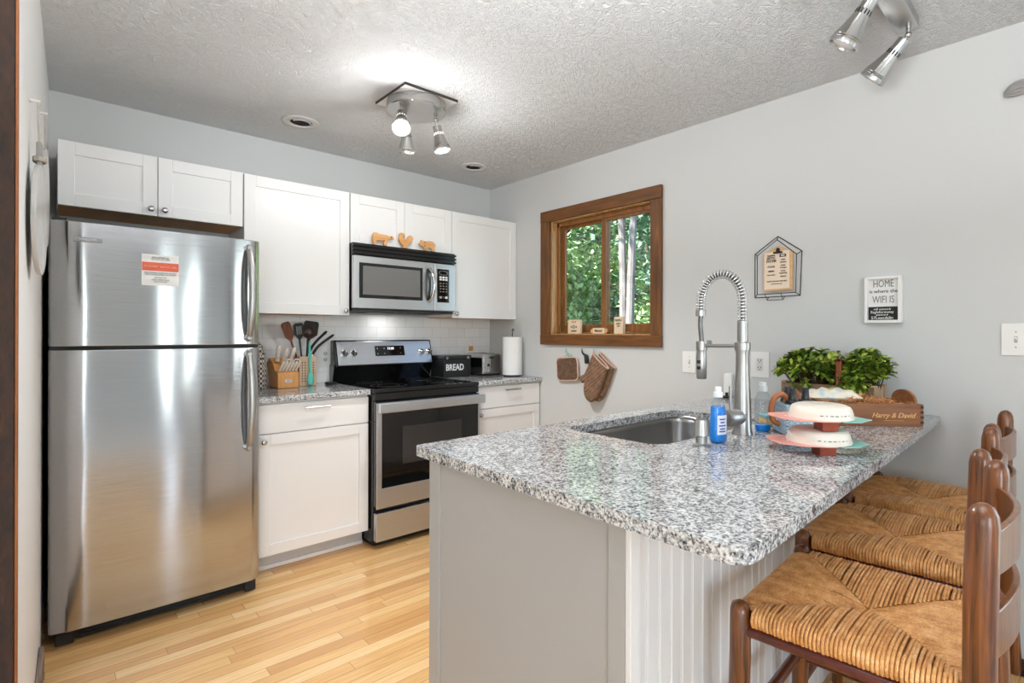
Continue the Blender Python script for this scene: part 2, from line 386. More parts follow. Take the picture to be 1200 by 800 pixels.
q = MB(); q.box(.068, .160, -.7950, -.786, 1.622, 1.640); pl = q.build('name_plate', GREYP, fz, bevel=.001)
text('lettering', 'FRIGIDAIRE', .011, NICKEL, pl, (.114, -.7951, 1.631), (1, 0, 0), (0, 0, 1), bold=.0003)
q = MB(); q.box(.292, .427, -.7962, -.7925, 1.460, 1.594); st = q.build('warning_label', M('label_paper', (226, 226, 224), .6), fz, smooth=False)
bx(.293, .426, -.7966, -.796, 1.523, 1.560).build('label_band', M('label_orange', (214, 98, 70), .6), st, smooth=False)
for i, (z, w, tx) in enumerate([(1.581, .07, 'READ BEFORE USE'), (1.573, .08, 'PEEL OFF THIS LABEL'), (1.515, .12, 'SEE OWNERS GUIDE FOR DETAILS'), (1.507, .12, 'KEEP DOORS CLOSED IN TRANSIT'), (1.494, .07, 'DO NOT TIP'), (1.485, .08, 'LEVEL FRONT LEGS'), (1.476, .07, 'PLUG IN LAST')]):
    text('lettering', tx, .0075, INKG, st, (.3595, -.7967, z), (1, 0, 0), (0, 0, 1))
text('lettering', 'IMPORTANT  REMOVE LABEL', .0095, M('label_pale', (240, 190, 170), .6), st, (.3595, -.7971, 1.5415), (1, 0, 0), (0, 0, 1))
m = MB(); m.box(.02, .755, -.735, -.70, .012, .062)
for k in range(3): m.box(.09, .70, -.741, -.734, .018 + k * .014, .026 + k * .014)
m.box(.71, .757, -.752, -.70, .006, .06); m.box(.018, .075, -.75, -.70, .004, .05)
m.build('toe_grille', BLACKM, fr, bevel=.002)
m = MB(); m.box(.006, .05, -.76, -.66, 1.7025, 1.716); m.cyl((.02, -.74, 1.702), (.02, -.74, 1.722), .01); m.build('hinge_cap', BLACKM, fr, bevel=.002)
for x, y in ((.06, -.66), (.70, -.66), (.06, -.1), (.70, -.1)): MB().cyl((x, y, .001), (x, y, .03), .02).build('levelling_foot', BLACKM, fr)

# ================================================================ CABINETS
def shaker(name, x0, x1, z0, z1, y, par, w=.06, th=.02, flip=1):
    """a shaker door in an xz plane, front face at y (towards -y)"""
    q = MB(); yb = y + th
    q.box(x0, x0 + w, y, yb, z0, z1); q.box(x1 - w, x1, y, yb, z0, z1); q.box(x0 + w, x1 - w, y, yb, z1 - w, z1); q.box(x0 + w, x1 - w, y, yb, z0, z0 + w)
    q.box(x0 + w - .001, x1 - w + .001, y + .009, yb - .002, z0 + w - .001, z1 - w + .001)
    return q.build(name, CAB, par, bevel=.0015)
def knob(x, y, z, par):
    MB().lathe([(.006, 0), (.006, .012), (.013, .017), (.0145, .023), (.012, .027), (.004, .0285)], (x, y, z), (0, -1, 0), 16).build('knob', NICKEL, par, ang=50)
def pull(x0, x1, y, z, par):
    q = MB(); q.tube([(x0, y - .028, z), (x1, y - .028, z)], .0055, 10)
    for x in (x0 + .018, x1 - .018): q.cyl((x, y, z), (x, y - .028, z), .0045, n=10)
    q.build('bar_pull', NICKEL, par)
def wallcab(name, label, x0, x1, z0, z1, doors, knobs, yf=-.325, side=CAB):
    c = thing(name, label, 'cabinet', ((x0 + x1) / 2, -.16, z0), 0, 'white shaker wall cabinets')
    q = MB(); q.box(x0, x1, yf, -.012, z0 + .004, z1); q.build('carcass', CAB, c, bevel=.001)
    q = MB(); q.box(x0 + .001, x1 - .001, yf + .001, -.012, z0, z0 + .0035); q.build('underside', CABIN, c, smooth=False)
    for (a, b), k in zip(doors, knobs):
        d = shaker('door', a, b, z0 - .004, z1 + .003, yf - .021, c)
        if k: knob(k[0], yf - .021, k[1], d)
    return c
wallcab('wall_cabinet', 'short white double-door wall cabinet above the refrigerator', .03, .800, 1.845, 2.135, [(.029, .407), (.411, .799)], [(.380, 1.872), (.437, 1.872)])
wallcab('wall_cabinet', 'tall white single-door wall cabinet above the knife block', .806, 1.410, 1.372, 2.134, [(.806, 1.409)], [(1.381, 1.395)])
wallcab('wall_cabinet', 'short white double-door wall cabinet above the microwave', 1.416, 2.176, 1.828, 2.134, [(1.416, 1.794), (1.797, 2.175)], [None, None])
wallcab('wall_cabinet', 'tall white single-door wall cabinet above the toaster', 2.181, 2.794, 1.372, 2.134, [(2.181, 2.793)], [(2.211, 1.400)])

CT = .928
def basecab(label, x0, x1, dx0, dx1, kn, px):
    c = thing('base_cabinet', label, 'cabinet', ((x0 + x1) / 2, -.3, 0), 0, 'white shaker base cabinets')
    bx(x0, x1, -.605, -.012, .10, CT - .032).build('carcass', CAB, c, bevel=.001)
    bx(x0, x1, -.535, -.02, .001, .10).build('toe_kick', M('toe_kick_grey', (196, 196, 196), .5), c)
    bx(x0, x1, -.549, -.5355, .001, .022).build('shoe_molding', CAB, c, bevel=.003)
    q = bx(dx0, dx1, -.626, -.606, .735, .884).build('drawer', CAB, c, bevel=.0015); pull(px[0], px[1], -.626, .854, q)
    d = shaker('door', dx0, dx1, .100, .729, -.626, c, w=.056); knob(kn, -.626, .694, d)
basecab('white base cabinet with wide drawer between refrigerator and range', .79, 1.407, .806, 1.404, .826, (1.03, 1.167))
basecab('white base cabinet with drawer between range and right wall', 2.176, 2.794, 2.182, 2.786, 2.222, (2.435, 2.575))
tag(bx(.79, 1.409, -.648, -.009, CT - .031, CT).build('countertop', GRAN, bevel=.005, seg=3, at=(1.1, -.33, CT - .031)), 'small speckled granite countertop holding the knife block and utensil crock', 'countertop')
tag(bx(2.174, 2.795, -.648, -.009, CT - .031, CT).build('countertop', GRAN, bevel=.005, seg=3, at=(2.48, -.33, CT - .031)), 'small speckled granite countertop in the corner holding bread box and toaster', 'countertop')

# ================================================================ RANGE
rg = thing('range', 'stainless steel and black electric range with glass cooktop', 'stove', (1.79, -.36, 0))
bx(1.414, 2.166, -.665, -.03, .03, .905).build('body', BLACK, rg, bevel=.003)
m = MB(); m.box(1.412, 2.168, -.69, -.05, .906, .930); m.build('cooktop', BLACKG, rg, bevel=.006, seg=3)
cook = M('burner_ring_grey', (70, 70, 72), .3)
for x, y, r in ((1.60, -.50, .11), (1.98, -.50, .09), (1.60, -.24, .08), (1.98, -.24, .10)):
    q = MB(); q.lathe([(r, 0), (r + .003, 0), (r + .003, .0004), (r, .0004)], (x, y, .9302), n=36, caps=False); q.lathe([(r * .6, 0), (r * .6 + .002, 0), (r * .6 + .002, .0004), (r * .6, .0004)], (x, y, .9302), n=36, caps=False); q.build('burner', cook, rg)
m = MB(); m.box(1.415, 2.165, -.688, -.66, .862, .905); m.build('vent_trim', BLACK, rg, bevel=.004)
# back guard (leans back): black lower panel, steel control panel
def guard(x0, x1, ya, yb, z0, z1, back): return MB().add([(x0, ya, z0), (x1, ya, z0), (x1, back, z0), (x0, back, z0), (x0, yb, z1), (x1, yb, z1), (x1, back, z1), (x0, back, z1)], [(0, 3, 2, 1), (4, 5, 6, 7), (0, 1, 5, 4), (1, 2, 6, 5), (2, 3, 7, 6), (3, 0, 4, 7)])
guard(1.414, 2.166, -.075, -.105, .925, 1.045, -.022).build('backguard_lower', BLACKG, rg, bevel=.004)
guard(1.420, 2.200 - .03, -.118, -.072, 1.030, 1.208, -.022).build('backguard', BLACK, rg, bevel=.008, seg=3)
pn = guard(1.436, 2.158, -.122, -.079, 1.040, 1.201, -.06).build('control_panel', STEELF, rg, bevel=.005)
sl = lambda z: -.122 + (z - 1.04) / .161 * .043
nrm = Vector((0, -.161, -.043)).normalized(); tup = Vector((0, .043, .161)).normalized()
q = guard(1.706, 1.936, sl(1.097) - .002, sl(1.168) - .002, 1.097, 1.168, -.065).build('display', BLACKG, pn, bevel=.002)
text('digits', '12:08', .024, LED, q, (1.825, sl(1.148) - .003, 1.148), (1, 0, 0), tup)
for k in range(4):
    for zz in (1.150, 1.114):
        text('button_mark', ['o', 'x', '+', '-'][k], .014, WHITEINK, q, (1.724 + .052 * k + (.075 if k > 1 else 0) - (.0 if k > 1 else 0), sl(zz) - .003, zz), (1, 0, 0), tup)
for x in (1.483, 1.547, 2.073, 2.137):
    c = Vector((x, sl(1.124), 1.124))
    kb = MB().lathe([(.024, 0), (.024, .004), (.021, .006), (.019, .024), (.016, .027), (0.002, .0275)], c, nrm, 20).build('control_knob', CHROME, rg, ang=40)
    q = MB(); mt = Matrix.Translation(c + nrm * .026) @ rot_to(nrm).to_4x4(); q.m = mt; q.box(-.004, .004, -.018, .018, 0, .008); q.build('knob_grip', NICKELD, kb, bevel=.001)
# oven door
od = MB(); od.box(1.416, 2.160, -.700, -.667, .245, .858); od = od.build('oven_door', BLACKG, rg, bevel=.004)
q = MB(); q.box(1.417, 2.159, -.706, -.699, .236, .352); q.box(1.417, 1.450, -.706, -.699, .352, .806); q.box(2.148, 2.159, -.706, -.699, .352, .806); q.box(1.417, 2.159, -.706, -.699, .806, .850)
q.build('door_frame', STEELF, od, bevel=.002)
q = MB(); q.box(1.450, 2.148, -.7035, -.6995, .352, .806); wn = q.build('door_glass', BLACKG, od)
q = MB(); q.add([(1.585, -.7042, .475), (2.015, -.7042, .475), (2.015, -.7042, .700), (1.585, -.7042, .700), (1.585, -.7036, .475), (2.015, -.7036, .475), (2.015, -.7036, .700), (1.585, -.7036, .700)], [(0, 1, 2, 3), (4, 5, 6, 7), (0, 1, 5, 4), (1, 2, 6, 5), (2, 3, 7, 6), (3, 0, 4, 7)]); q.build('oven_window', M('smoked_glass', (52, 50, 49), .08), wn, smooth=False)
q = MB(); q.box(1.408, 2.172, -.758, -.736, .796, .853); q.box(1.43, 1.46, -.74, -.70, .80, .845); q.box(2.12, 2.15, -.74, -.70, .80, .845); q.build('door_handle', STEELF, od, bevel=.006, seg=3)
MB().lathe([(.019, 0), (.019, .001), (.0165, .0012), (.0165, .0004)], (1.83, -.7062, .296), (0, -1, 0), 24).build('emblem', NICKELD, od)
bx(1.417, 2.160, -.704, -.667, .045, .208).build('storage_drawer', STEELF, rg, bevel=.003)
m = MB(); m.box(1.43, 2.15, -.64, -.1, .004, .032); m.build('plinth', BLACKM, rg)

# ================================================================ MICROWAVE
mw = thing('microwave', 'stainless steel over-the-range microwave with black vent and keypad', 'microwave', (1.79, -.2, 1.40))
bx(1.417, 2.174, -.365, -.014, 1.395, 1.822).build('body', BLACKM, mw, bevel=.003)
q = bx(1.417, 2.174, -.37, -.02, 1.3955, 1.405)
q.box(1.55, 1.75, -.30, -.16, 1.390, 1.396); q.box(1.84, 2.04, -.30, -.16, 1.390, 1.396); q.build('underside_vent', M('vent_dark', (60, 60, 60), .5), mw)
m = MB(); m.box(1.412, 2.178, -.385, -.36, 1.744, 1.824)
for k in range(3): m.box(1.410, 2.180, -.402 + .0 * k, -.38, 1.750 + k * .025, 1.764 + k * .025)
m.build('vent_grille', BLACK, mw, bevel=.004)
q = MB(); q.box(1.414, 1.998, -.398, -.366, 1.412, 1.743); md = q.build('door', STEELF, mw, bevel=.005, seg=3)
q = MB(); q.box(1.450, 1.905, -.4005, -.3975, 1.478, 1.700); mwf = q.build('window_frame', BLACKG, md, bevel=.004)
q = MB(); q.box(1.474, 1.884, -.4012, -.4004, 1.500, 1.680); q.build('window_screen', M('mesh_screen', (112, 111, 109), .12), mwf, smooth=False)
q = MB(); q.tube([(1.958 + .012 * sin(pi * i / 20), -.402 - .040 * sin(pi * i / 20) ** .7, 1.700 - .222 * i / 20) for i in range(21)], .0115, 12); q.build('door_handle', CHROME, md, ang=60)
q = MB(); q.tube([(1.945 + .0 * i, -.399 - .028 * sin(pi * i / 20) ** .7, 1.694 - .21 * i / 20) for i in range(21)], .008, 8); q.build('handle_liner', BLACK, md, ang=60)
q = MB(); q.box(2.001, 2.176, -.398, -.366, 1.412, 1.743); mc = q.build('control_panel', STEELF, mw, bevel=.005, seg=3)
kp = bx(2.020, 2.120, -.4005, -.397, 1.472, 1.705).build('keypad', BLACKG, mc, bevel=.003)
q = MB(); q.tube([(2.070 + .036 * cos(a * pi / 14), -.4008, 1.678 + .014 * sin(a * pi / 14)) for a in range(28)], .0016, 6, closed=True); q.build('dial_mark', NICKEL, kp)
for i in range(3):
    for j in range(2): bx(2.038 + i * .024, 2.056 + i * .024, -.4012, -.4003, 1.626 + j * .016, 1.638 + j * .016).build('key', WHITE, kp, smooth=False)
    for j in range(4): bx(2.041 + i * .024, 2.053 + i * .024, -.401, -.4003, 1.545 + j * .019, 1.551 + j * .019).build('key', GREYP, kp, smooth=False)
    bx(2.038 + i * .024, 2.056 + i * .024, -.401, -.4003, 1.500, 1.515).build('key', [GREYP, M('key_dark', (60, 60, 62), .4), WHITE][i], kp, smooth=False)

_l = bpy.data.lights.new('added_tile_fill', 'AREA'); _l.shape = 'RECTANGLE'; _l.size = .16; _l.size_y = .06; _l.energy = .4
_o = bpy.data.objects.new('added_tile_fill', _l); COL.objects.link(_o); _o.parent = mw; _o.matrix_local = mw.matrix_basis.inverted() @ Matrix.Translation((1.79, -.13, 1.389))  # small fill added under the microwave to brighten the tile
# ================================================================ PENINSULA
pe = thing('peninsula_cabinet', 'white kitchen peninsula cabinet with beadboard seating side', 'cabinet', (1.8, -2.55, 0))
px0 = .84; SK = .057
m = MB(); m.box(px0 + .02, XR - .003, -2.78, -2.215, .10, .12); m.box(px0 + .02, XR - .003, -2.205, -2.185, .10, .882); m.prism([(px0 + .02, -2.905), (XR - .003, -2.905 + 1.95 * SK), (XR - .003, -2.885 + 1.95 * SK), (px0 + .02, -2.885)], lambda a, b: (a, b, .001), lambda a, b: (a, b, .882))
m.box(px0 + .02, XR - .003, -2.27, -2.255, .001, .10); m.build('carcass', CAB, pe)
m = MB(); m.box(px0, px0 + .019, -2.885, -2.262, .001, .882); m.build('end_panel', PANEL_SHADE, pe, bevel=.001)
m = MB(); m.box(px0 - .004, px0 + .019, -2.261, -2.206, .001, .882); m.build('end_stile', PANEL_SHADE, pe, bevel=.002)
m = MB(); m.box(px0 - .006, px0 + .012, -2.930, -2.886, .001, .882); m.build('corner_post', PANEL_SHADE, pe, bevel=.002)  # post takes the shaded tone, the trim in front the lit one
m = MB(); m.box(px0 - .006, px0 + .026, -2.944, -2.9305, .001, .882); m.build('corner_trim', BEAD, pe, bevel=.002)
# beadboard: one board with grooves
prof = []; x = px0 + .026; xe = XR - .003
prof.append((x, -2.908))
while x < xe - .09:
    for dx, dy in ((0, -.932), (.036, -.932), (.0375, -.9295), (.0395, -.9295), (.0405, -.931), (.0435, -.931), (.0445, -.9295), (.0465, -.9295), (.048, -.932)): prof.append((x + dx, -2 + dy))
    x += .0485
prof += [(xe, -2.932), (xe, -2.908)]
m = MB(); m.prism([(a, b + (a - px0 - .026) * SK) for a, b in prof], lambda a, b: (a, b, .001), lambda a, b: (a, b, .882)); m.build('beadboard_panel', BEAD, pe, smooth=False)
for k, (a, b) in enumerate([(.866, 1.30), (1.304, 1.74), (1.744, 2.18), (2.184, 2.78)]):
    q = MB(); w = .056; y1 = -2.184; y0 = y1 + .02
    for z0, z1, nm in ((.11, .70, 'door'), (.706, .876, 'drawer')):
        q = MB(); q.box(a, a + w, y1, y0, z0, z1); q.box(b - w, b, y1, y0, z0, z1); q.box(a + w, b - w, y1, y0, z1 - w, z1); q.box(a + w, b - w, y1, y0, z0, z0 + w); q.box(a + w, b - w, y1 + .002, y0 - .009, z0 + w, z1 - w)
        d = q.build(nm, CAB, pe, bevel=.0015)
        MB().lathe([(.006, 0), (.006, .012), (.0145, .023), (.012, .027), (.004, .0285)], (a + .03 if nm == 'door' else (a + b) / 2, y0, .66 if nm == 'door' else .79), (0, 1, 0), 16).build('knob', NICKEL, d, ang=50)

def rounded(poly, rad, n=7):
    out = []; N = len(poly)
    for i in range(N):
        p, a, b = Vector(poly[i]), Vector(poly[i - 1]), Vector(poly[(i + 1) % N]); r = rad[i]
        if r <= 0: out.append(tuple(p)); continue
        p0 = p + (a - p).normalized() * r; p1 = p + (b - p).normalized() * r
        for k in range(n + 1):
            t = k / n; q = p0 * (1 - t) ** 2 + p * 2 * t * (1 - t) + p1 * t * t; out.append(tuple(q))
    return out
outer = rounded([(.828, -2.133), (.802, -3.189), (2.794, -3.072), (2.794, -2.121)], [.02, .055, .012, 0])
SX0, SX1, SY0, SY1 = 1.385, 2.115, -2.640, -2.225
inner = rounded([(SX0, SY0), (SX1, SY0), (SX1, SY1), (SX0, SY1)], [.075] * 4)
def slab(name, outer, inner, z0, z1, mat, **k):
    bm = bmesh.new()
    for z in (z0, z1):
        es = []
        for lp in (outer, inner):
            vs = [bm.verts.new((a, b, z)) for a, b in lp]
            es += [bm.edges.new((vs[i], vs[(i + 1) % len(vs)])) for i in range(len(vs))]
        bmesh.ops.triangle_fill(bm, edges=es, use_beauty=True)
    bm.verts.ensure_lookup_table(); no, ni = len(outer), len(inner); h = no + ni
    for b, n in ((0, no), (no, ni)):
        for i in range(n):
            j = (i + 1) % n; bm.faces.new([bm.verts[b + i], bm.verts[b + j], bm.verts[h + b + j], bm.verts[h + b + i]])
    bmesh.ops.recalc_face_normals(bm, faces=bm.faces)
    me = bpy.data.meshes.new(name); 
    at = Vector((1.8, -2.65, z0)); bmesh.ops.translate(bm, verts=bm.verts, vec=-at); bm.to_mesh(me); bm.free()
    me.shade_smooth(); me.set_sharp_from_angle(angle=R(30)); o = bpy.data.objects.new(name, me); COL.objects.link(o); me.materials.append(mat); o.location = at
    b = o.modifiers.new('bevel', 'BEVEL'); b.width = .006; b.segments = 3; b.limit_method = 'ANGLE'; b.angle_limit = R(60); b.harden_normals = True
    return o
tag(slab('countertop', outer, inner, .884, .914, GRAN), 'large speckled granite peninsula countertop with sink cut-out and overhang', 'countertop')

# sink, undermounted
sk = thing('sink', 'undermount stainless steel kitchen sink set in the peninsula', 'sink', (1.75, -2.43, .68))
def ring(o, z): return [(SX0 - o, SY0 - o, SX1 + o, SY1 + o, z)]
m = MB(); levels = [(.006, .8830, .078), (.006, .86, .078), (-.004, .72, .07), (-.018, .695, .06), (-.045, .684, .04)]
loops = []
for o_, z, r in levels:
    lp = rounded([(SX0 - o_, SY0 - o_), (SX1 + o_, SY0 - o_), (SX1 + o_, SY1 + o_), (SX0 - o_, SY1 + o_)], [r] * 4); loops.append([(a, b, z) for a, b in lp])
n = len(loops[0]); vs = [p for l in loops for p in l]; fs = [(i * n + k, i * n + (k + 1) % n, (i + 1) * n + (k + 1) % n, (i + 1) * n + k) for i in range(len(loops) - 1) for k in range(n)] + [tuple((len(loops) - 1) * n + k for k in range(n))]
m.add(vs, fs); o = m.build('basin', SINKM, sk, ang=50)
sm = o.modifiers.new('thick', 'SOLIDIFY'); sm.thickness = .0025; sm.offset = -1
MB().lathe([(.055, 0), (.055, .003), (.042, .004), (.038, -.003), (.006, -.004)], (1.75, -2.42, .6845), n=28).build('drain', CHROME, sk)

# faucet: spring pull-down
BR = M('faucet_nickel', (172, 170, 168), .30, 1)
fa = thing('faucet', 'tall brushed nickel pull-down spring faucet behind the sink', 'faucet', (1.774, -2.709, .914))
fx, fy, fz0 = 1.774, -2.709, .9145
MB().lathe([(.034, 0), (.033, .006), (.030, .012), (.028, .10), (.027, .12), (.025, .16), (.022, .22), (.0215, .27), (.024, .2885)], (fx, fy, fz0), n=28).build('faucet_body', BR, fa, ang=40)
MB().lathe([(.0265, 0), (.0265, .024), (.023, .026), (.0175, .027), (.0175, .098), (.0155, .100)], (fx, fy, fz0 + .2885), n=24).build('collar', BR, fa, ang=40)
q = MB(); q.lathe([(.004, -.03), (.027, -.03), (.029, -.025), (.029, .045), (.026, .055), (.004, .056)], (fx - .022, fy + .008, fz0 + .058), (-.92, .25, 0), 24); vb = q.build('valve', BR, fa, ang=40)
q = MB(); q.tube([(fx - .050, fy + .016, fz0 + .075), (fx - .052, fy + .017, fz0 + .115), (fx - .052, fy + .017, fz0 + .165)], [.006, .005, .0055], 10); q.build('lever', BR, vb, ang=50)
sp = .158; top = 1.470; zs = fz0 + .386
path = [Vector((fx, fy, zs + (1.372 - zs) * i / 6)) for i in range(6)] + arc((fx, fy + sp / 2, 1.372), sp / 2, 0, pi, 26, ((0, -1, 0), (0, 0, 1.24)))
path += [Vector((fx, fy + sp, 1.372 - .024 * i)) for i in range(1, 3)]
q = MB(); q.tube(path, .0075, 10); q.tube(smooth_path([path[-1], (fx, fy + sp + .002, 1.29), (fx, fy + sp - .003, 1.24), (fx, fy + sp - .004, 1.205)], 5), .0085, 10); q.build('hose', M('hose_grey', (120, 118, 116), .35, .9), fa, ang=60)
# spring coil
def resample(p, n):
    L = [0]
    for a, b in zip(p, p[1:]): L.append(L[-1] + (b - a).length)
    o = []
    for i in range(n):
        t = L[-1] * i / (n - 1); k = max(j for j in range(len(L)) if L[j] <= t + 1e-9); k = min(k, len(p) - 2)
        o.append(p[k].lerp(p[k + 1], (t - L[k]) / max(L[k + 1] - L[k], 1e-9)))
    return o
turns, per = 36, 12; rp = resample(path, turns * per + 1); hel = []
for i, p in enumerate(rp):
    t = (rp[min(i + 1, len(rp) - 1)] - rp[max(i - 1, 0)]).normalized(); xx = Vector((1, 0, 0)); yy = t.cross(xx); a = 2 * pi * i / per
    hel.append(p + (xx * cos(a) + yy * sin(a)) * .0155)
MB().tube(hel, .0021, 6).build('spring', CHROME, fa, ang=60)
MB().lathe([(.0185, 0), (.0185, .022), (.0155, .024)], (fx, fy + sp, 1.322), n=20).build('spring_ferrule', BR, fa, ang=40)
q = MB(); q.tube([(fx, fy + .02, fz0 + .302), (fx, fy + sp - .015, fz0 + .300)], .0065, 10); q.lathe([(.0195, -.016), (.0195, .016)], (fx, fy + sp - .003, fz0 + .300), n=20); q.lathe([(.010, -.004), (.010, .004)], (fx + .01, fy + sp - .028, fz0 + .311), (1, 0, 0), 14); q.build('docking_arm', BR, fa, ang=40)
q = MB(); q.lathe([(.010, .008), (.0165, 0), (.0165, -.02), (.018, -.03), (.018, -.108), (.0155, -.112), (.004, -.112)], (fx, fy + sp - .003, 1.205), n=22); sh = q.build('spray_head', BR, fa, ang=40)
q = MB(); q.box(fx - .0035 - .019, fx - .016, fy + sp - .009, fy + sp + .003, 1.15, 1.162); q.box(fx - .0035 - .019, fx - .016, fy + sp - .009, fy + sp + .003, 1.128, 1.140); q.build('spray_button', BLACKM, sh, bevel=.001)

# built-in soap pump
sd = thing('soap_dispenser', 'brushed nickel built-in soap pump at the near sink edge', 'soap dispenser', (1.476, -2.726, .914))
MB().lathe([(.027, 0), (.027, .004), (.020, .007), (.0165, .010), (.0165, .030), (.019, .032), (.0235, .034), (.0195, .082), (.014, .086), (.003, .087)], (1.476, -2.726, .9145), n=26).build('pump_body', BR, sd, ang=35)
q = MB(); q.tube(smooth_path([(1.476, -2.726, .985), (1.486, -2.70, .993), (1.497, -2.66, .993), (1.502, -2.64, .986)], 4), [.008] * 5 + [.006] * 8, 10); q.build('nozzle', BR, sd, ang=50)

# dish soap
SOAP = NT('blue_soap'); SOAP.P(Base_Color=lin((20, 134, 228)), Roughness=.06, Transmission_Weight=.0, IOR=1.33, Specular_IOR_Level=.6); SOAP = SOAP.mat
bo = thing('dish_soap_bottle', 'clear bottle of blue dish soap with white cap beside the faucet', 'bottle', (1.576, -2.726, .914), R(-48))
bprof = [(.030, 0), (.0345, .004), (.036, .02), (.034, .055), (.0315, .09), (.0295, .112), (.025, .127), (.017, .138), (.0135, .145)]
bc = (1.576, -2.726, .9145)
MB().lathe([(r - .002, z + .002) for r, z in bprof if z < .115] + [(.002, .114)], bc, n=28, sy=.7).build('soap', SOAP, bo, ang=60)
MB().lathe(bprof, bc, n=28, sy=.7, caps=False).build('bottle', CLEARP, bo, ang=60)
MB().lathe([(.0145, .143), (.0145, .158), (.010, .160), (.010, .174), (.0085, .176), (.002, .1765)], bc, n=20).build('cap', M('cap_clear_white', (232, 234, 236), .25), bo, ang=40)
q = MB()
lv = Vector((-.743 * .62 + .1, -.668, 0)).normalized()
def wrap(b, a0, a1, z0, z1, r, c, sy=.7, n=10):
    vs = []
    for i in range(n + 1):
        a = a0 + (a1 - a0) * i / n
        for z in (z0, z1): vs.append((c[0] + r * cos(a), c[1] + r * sin(a) * sy, c[2] + z))
    return b.add(vs, [(2 * i, 2 * i + 2, 2 * i + 3, 2 * i + 1) for i in range(n)])
ca = R(222)
wrap(q, ca - .15, ca + 1.0, .028, .088, .0368, bc); lb = q.build('label', M('soap_label', (222, 228, 242), .4), bo, ang=60)
for z, w in ((.076, .7), (.066, .5), (.056, .8), (.046, .6), (.038, .75)):
    q = MB(); wrap(q, ca + .42 - w / 2, ca + .42 + w / 2, z - .002, z + .002, .0372, bc); q.build('label_print', M('print_blue', (52, 74, 160), .5), lb)
# second, almost empty bottle behind the faucet
b2 = thing('clear_bottle', 'clear squeeze bottle with a little blue liquid left right behind the faucet', 'bottle', (1.888, -2.728, .914)); bc = (1.888, -2.728, .9145)
MB().lathe([(.028, 0), (.033, .004), (.034, .02), (.034, .10), (.031, .118), (.022, .134), (.014, .142)], bc, n=26, sy=.75, caps=False).build('bottle', CLEARP, b2, ang=60)
MB().lathe([(.0305, .002), (.0318, .006), (.0318, .022), (.002, .0221)], bc, n=26, sy=.75).build('liquid', SOAP, b2, ang=60)
MB().lathe([(.016, .140), (.016, .160), (.012, .163), (.012, .171), (.003, .172)], bc, n=20).build('cap', M('cap_frosted', (206, 208, 208), .35), b2, ang=40)
# sponge
sp_ = thing('sponge', 'yellow sponge with pale blue scouring face behind the clear bottle', 'sponge', (2.035, -2.715, .914), R(-42))
q = MB(); q.m = Matrix.Translation((2.035, -2.715, .9145)) @ Matrix.Rotation(R(-42), 4, 'Z'); q.box(-.055, .055, -.035, .035, .0, .028); q.build('foam', M('sponge_foam', (226, 176, 92), .9, var=(120, .3), bump=(160, .5, .003)), sp_, bevel=.004)
q = MB(); q.m = Matrix.Translation((2.035, -2.715, .9145)) @ Matrix.Rotation(R(-42), 4, 'Z'); q.box(-.055, .055, -.035, .035, .0285, .040); q.build('scourer', M('sponge_scourer', (140, 190, 205), .9, bump=(200, .4, .002)), sp_, bevel=.003)
# white tray standing behind the faucet, black stopper
wc = thing('soap_tray', 'small white upright tray leaning on the wall behind the faucet', 'tray', (2.775, -2.137, .914))
q = MB(); q.box(2.760, 2.786, -2.166, -2.118, .9145, 1.042); q.build('tray_body', WHITE, wc, bevel=.006)
sk2 = tag(MB().lathe([(.022, 0), (.024, .006), (.018, .010), (.008, .012), (.008, .024), (.012, .027), (.003, .029)], (2.72, -2.16, .9145), n=20).build('drain_stopper', BLACKM, at=(2.72, -2.16, .9145)), 'little black rubber drain stopper beside the white tray', 'stopper')

# ---- blue patterned tin with leather handle, three black caps on it
TINX, TINY = 1.932, -2.829; TR = R(-45)
def loc(x, y, z, rz): return Matrix.Translation((x, y, z)) @ Matrix.Rotation(rz, 4, 'Z')
def tin_mat():
    t = NT('patterned_tin'); v = t.co((1, 1, 1)); s = t.n('SeparateXYZ', {0: v})
    u = t.math('FRACT', t.math('MULTIPLY', t.math('ADD', s.outputs[0], s.outputs[1]), 46.0)); w = t.math('FRACT', t.math('MULTIPLY', s.outputs[2], 46.0))
    d = t.math('ADD', t.math('POWER', t.math('SUBTRACT', u, .5), 2.0), t.math('POWER', t.math('SUBTRACT', w, .5), 2.0))
    c = t.ramp(t.math('SQRT', d), (.10, lin((52, 92, 128))), (.17, lin((190, 208, 216))), (.34, lin((178, 200, 212))), (.42, lin((84, 120, 150))), (.5, lin((196, 210, 216))))
    t.P(Base_Color=c, Roughness=.35); return t.mat
tn = thing('patterned_tin', 'pale blue patterned square tin with leather handle beside the stacked pies', 'tin', (TINX, TINY, .914), TR)
q = MB(); q.m = loc(TINX, TINY, .9145, TR); q.box(-.062, .062, -.062, .062, 0, .100); q.build('tin_body', tin_mat(), tn, bevel=.006)
q = MB(); q.m = loc(TINX, TINY, .9145, TR); q.box(-.0635, .0635, -.0635, .0635, .096, .1035); q.build('tin_lid', M('tin_lid_blue', (170, 196, 208), .3), tn, bevel=.002)
q = MB(); q.m = loc(TINX, TINY, .9145, TR); p = smooth_path([(-.063, .0, .03), (-.083, 0, .045), (-.088, 0, .085), (-.078, 0, .120), (-.055, 0, .133), (-.038, 0, .122), (-.040, 0, .107)], 5)
q.tube(p, .0135, 10, flat=.7); q.build('handle', M('tan_leather', (176, 104, 62), .55), tn, ang=60)
CAPB = M('cap_black', (20, 20, 21), .22)
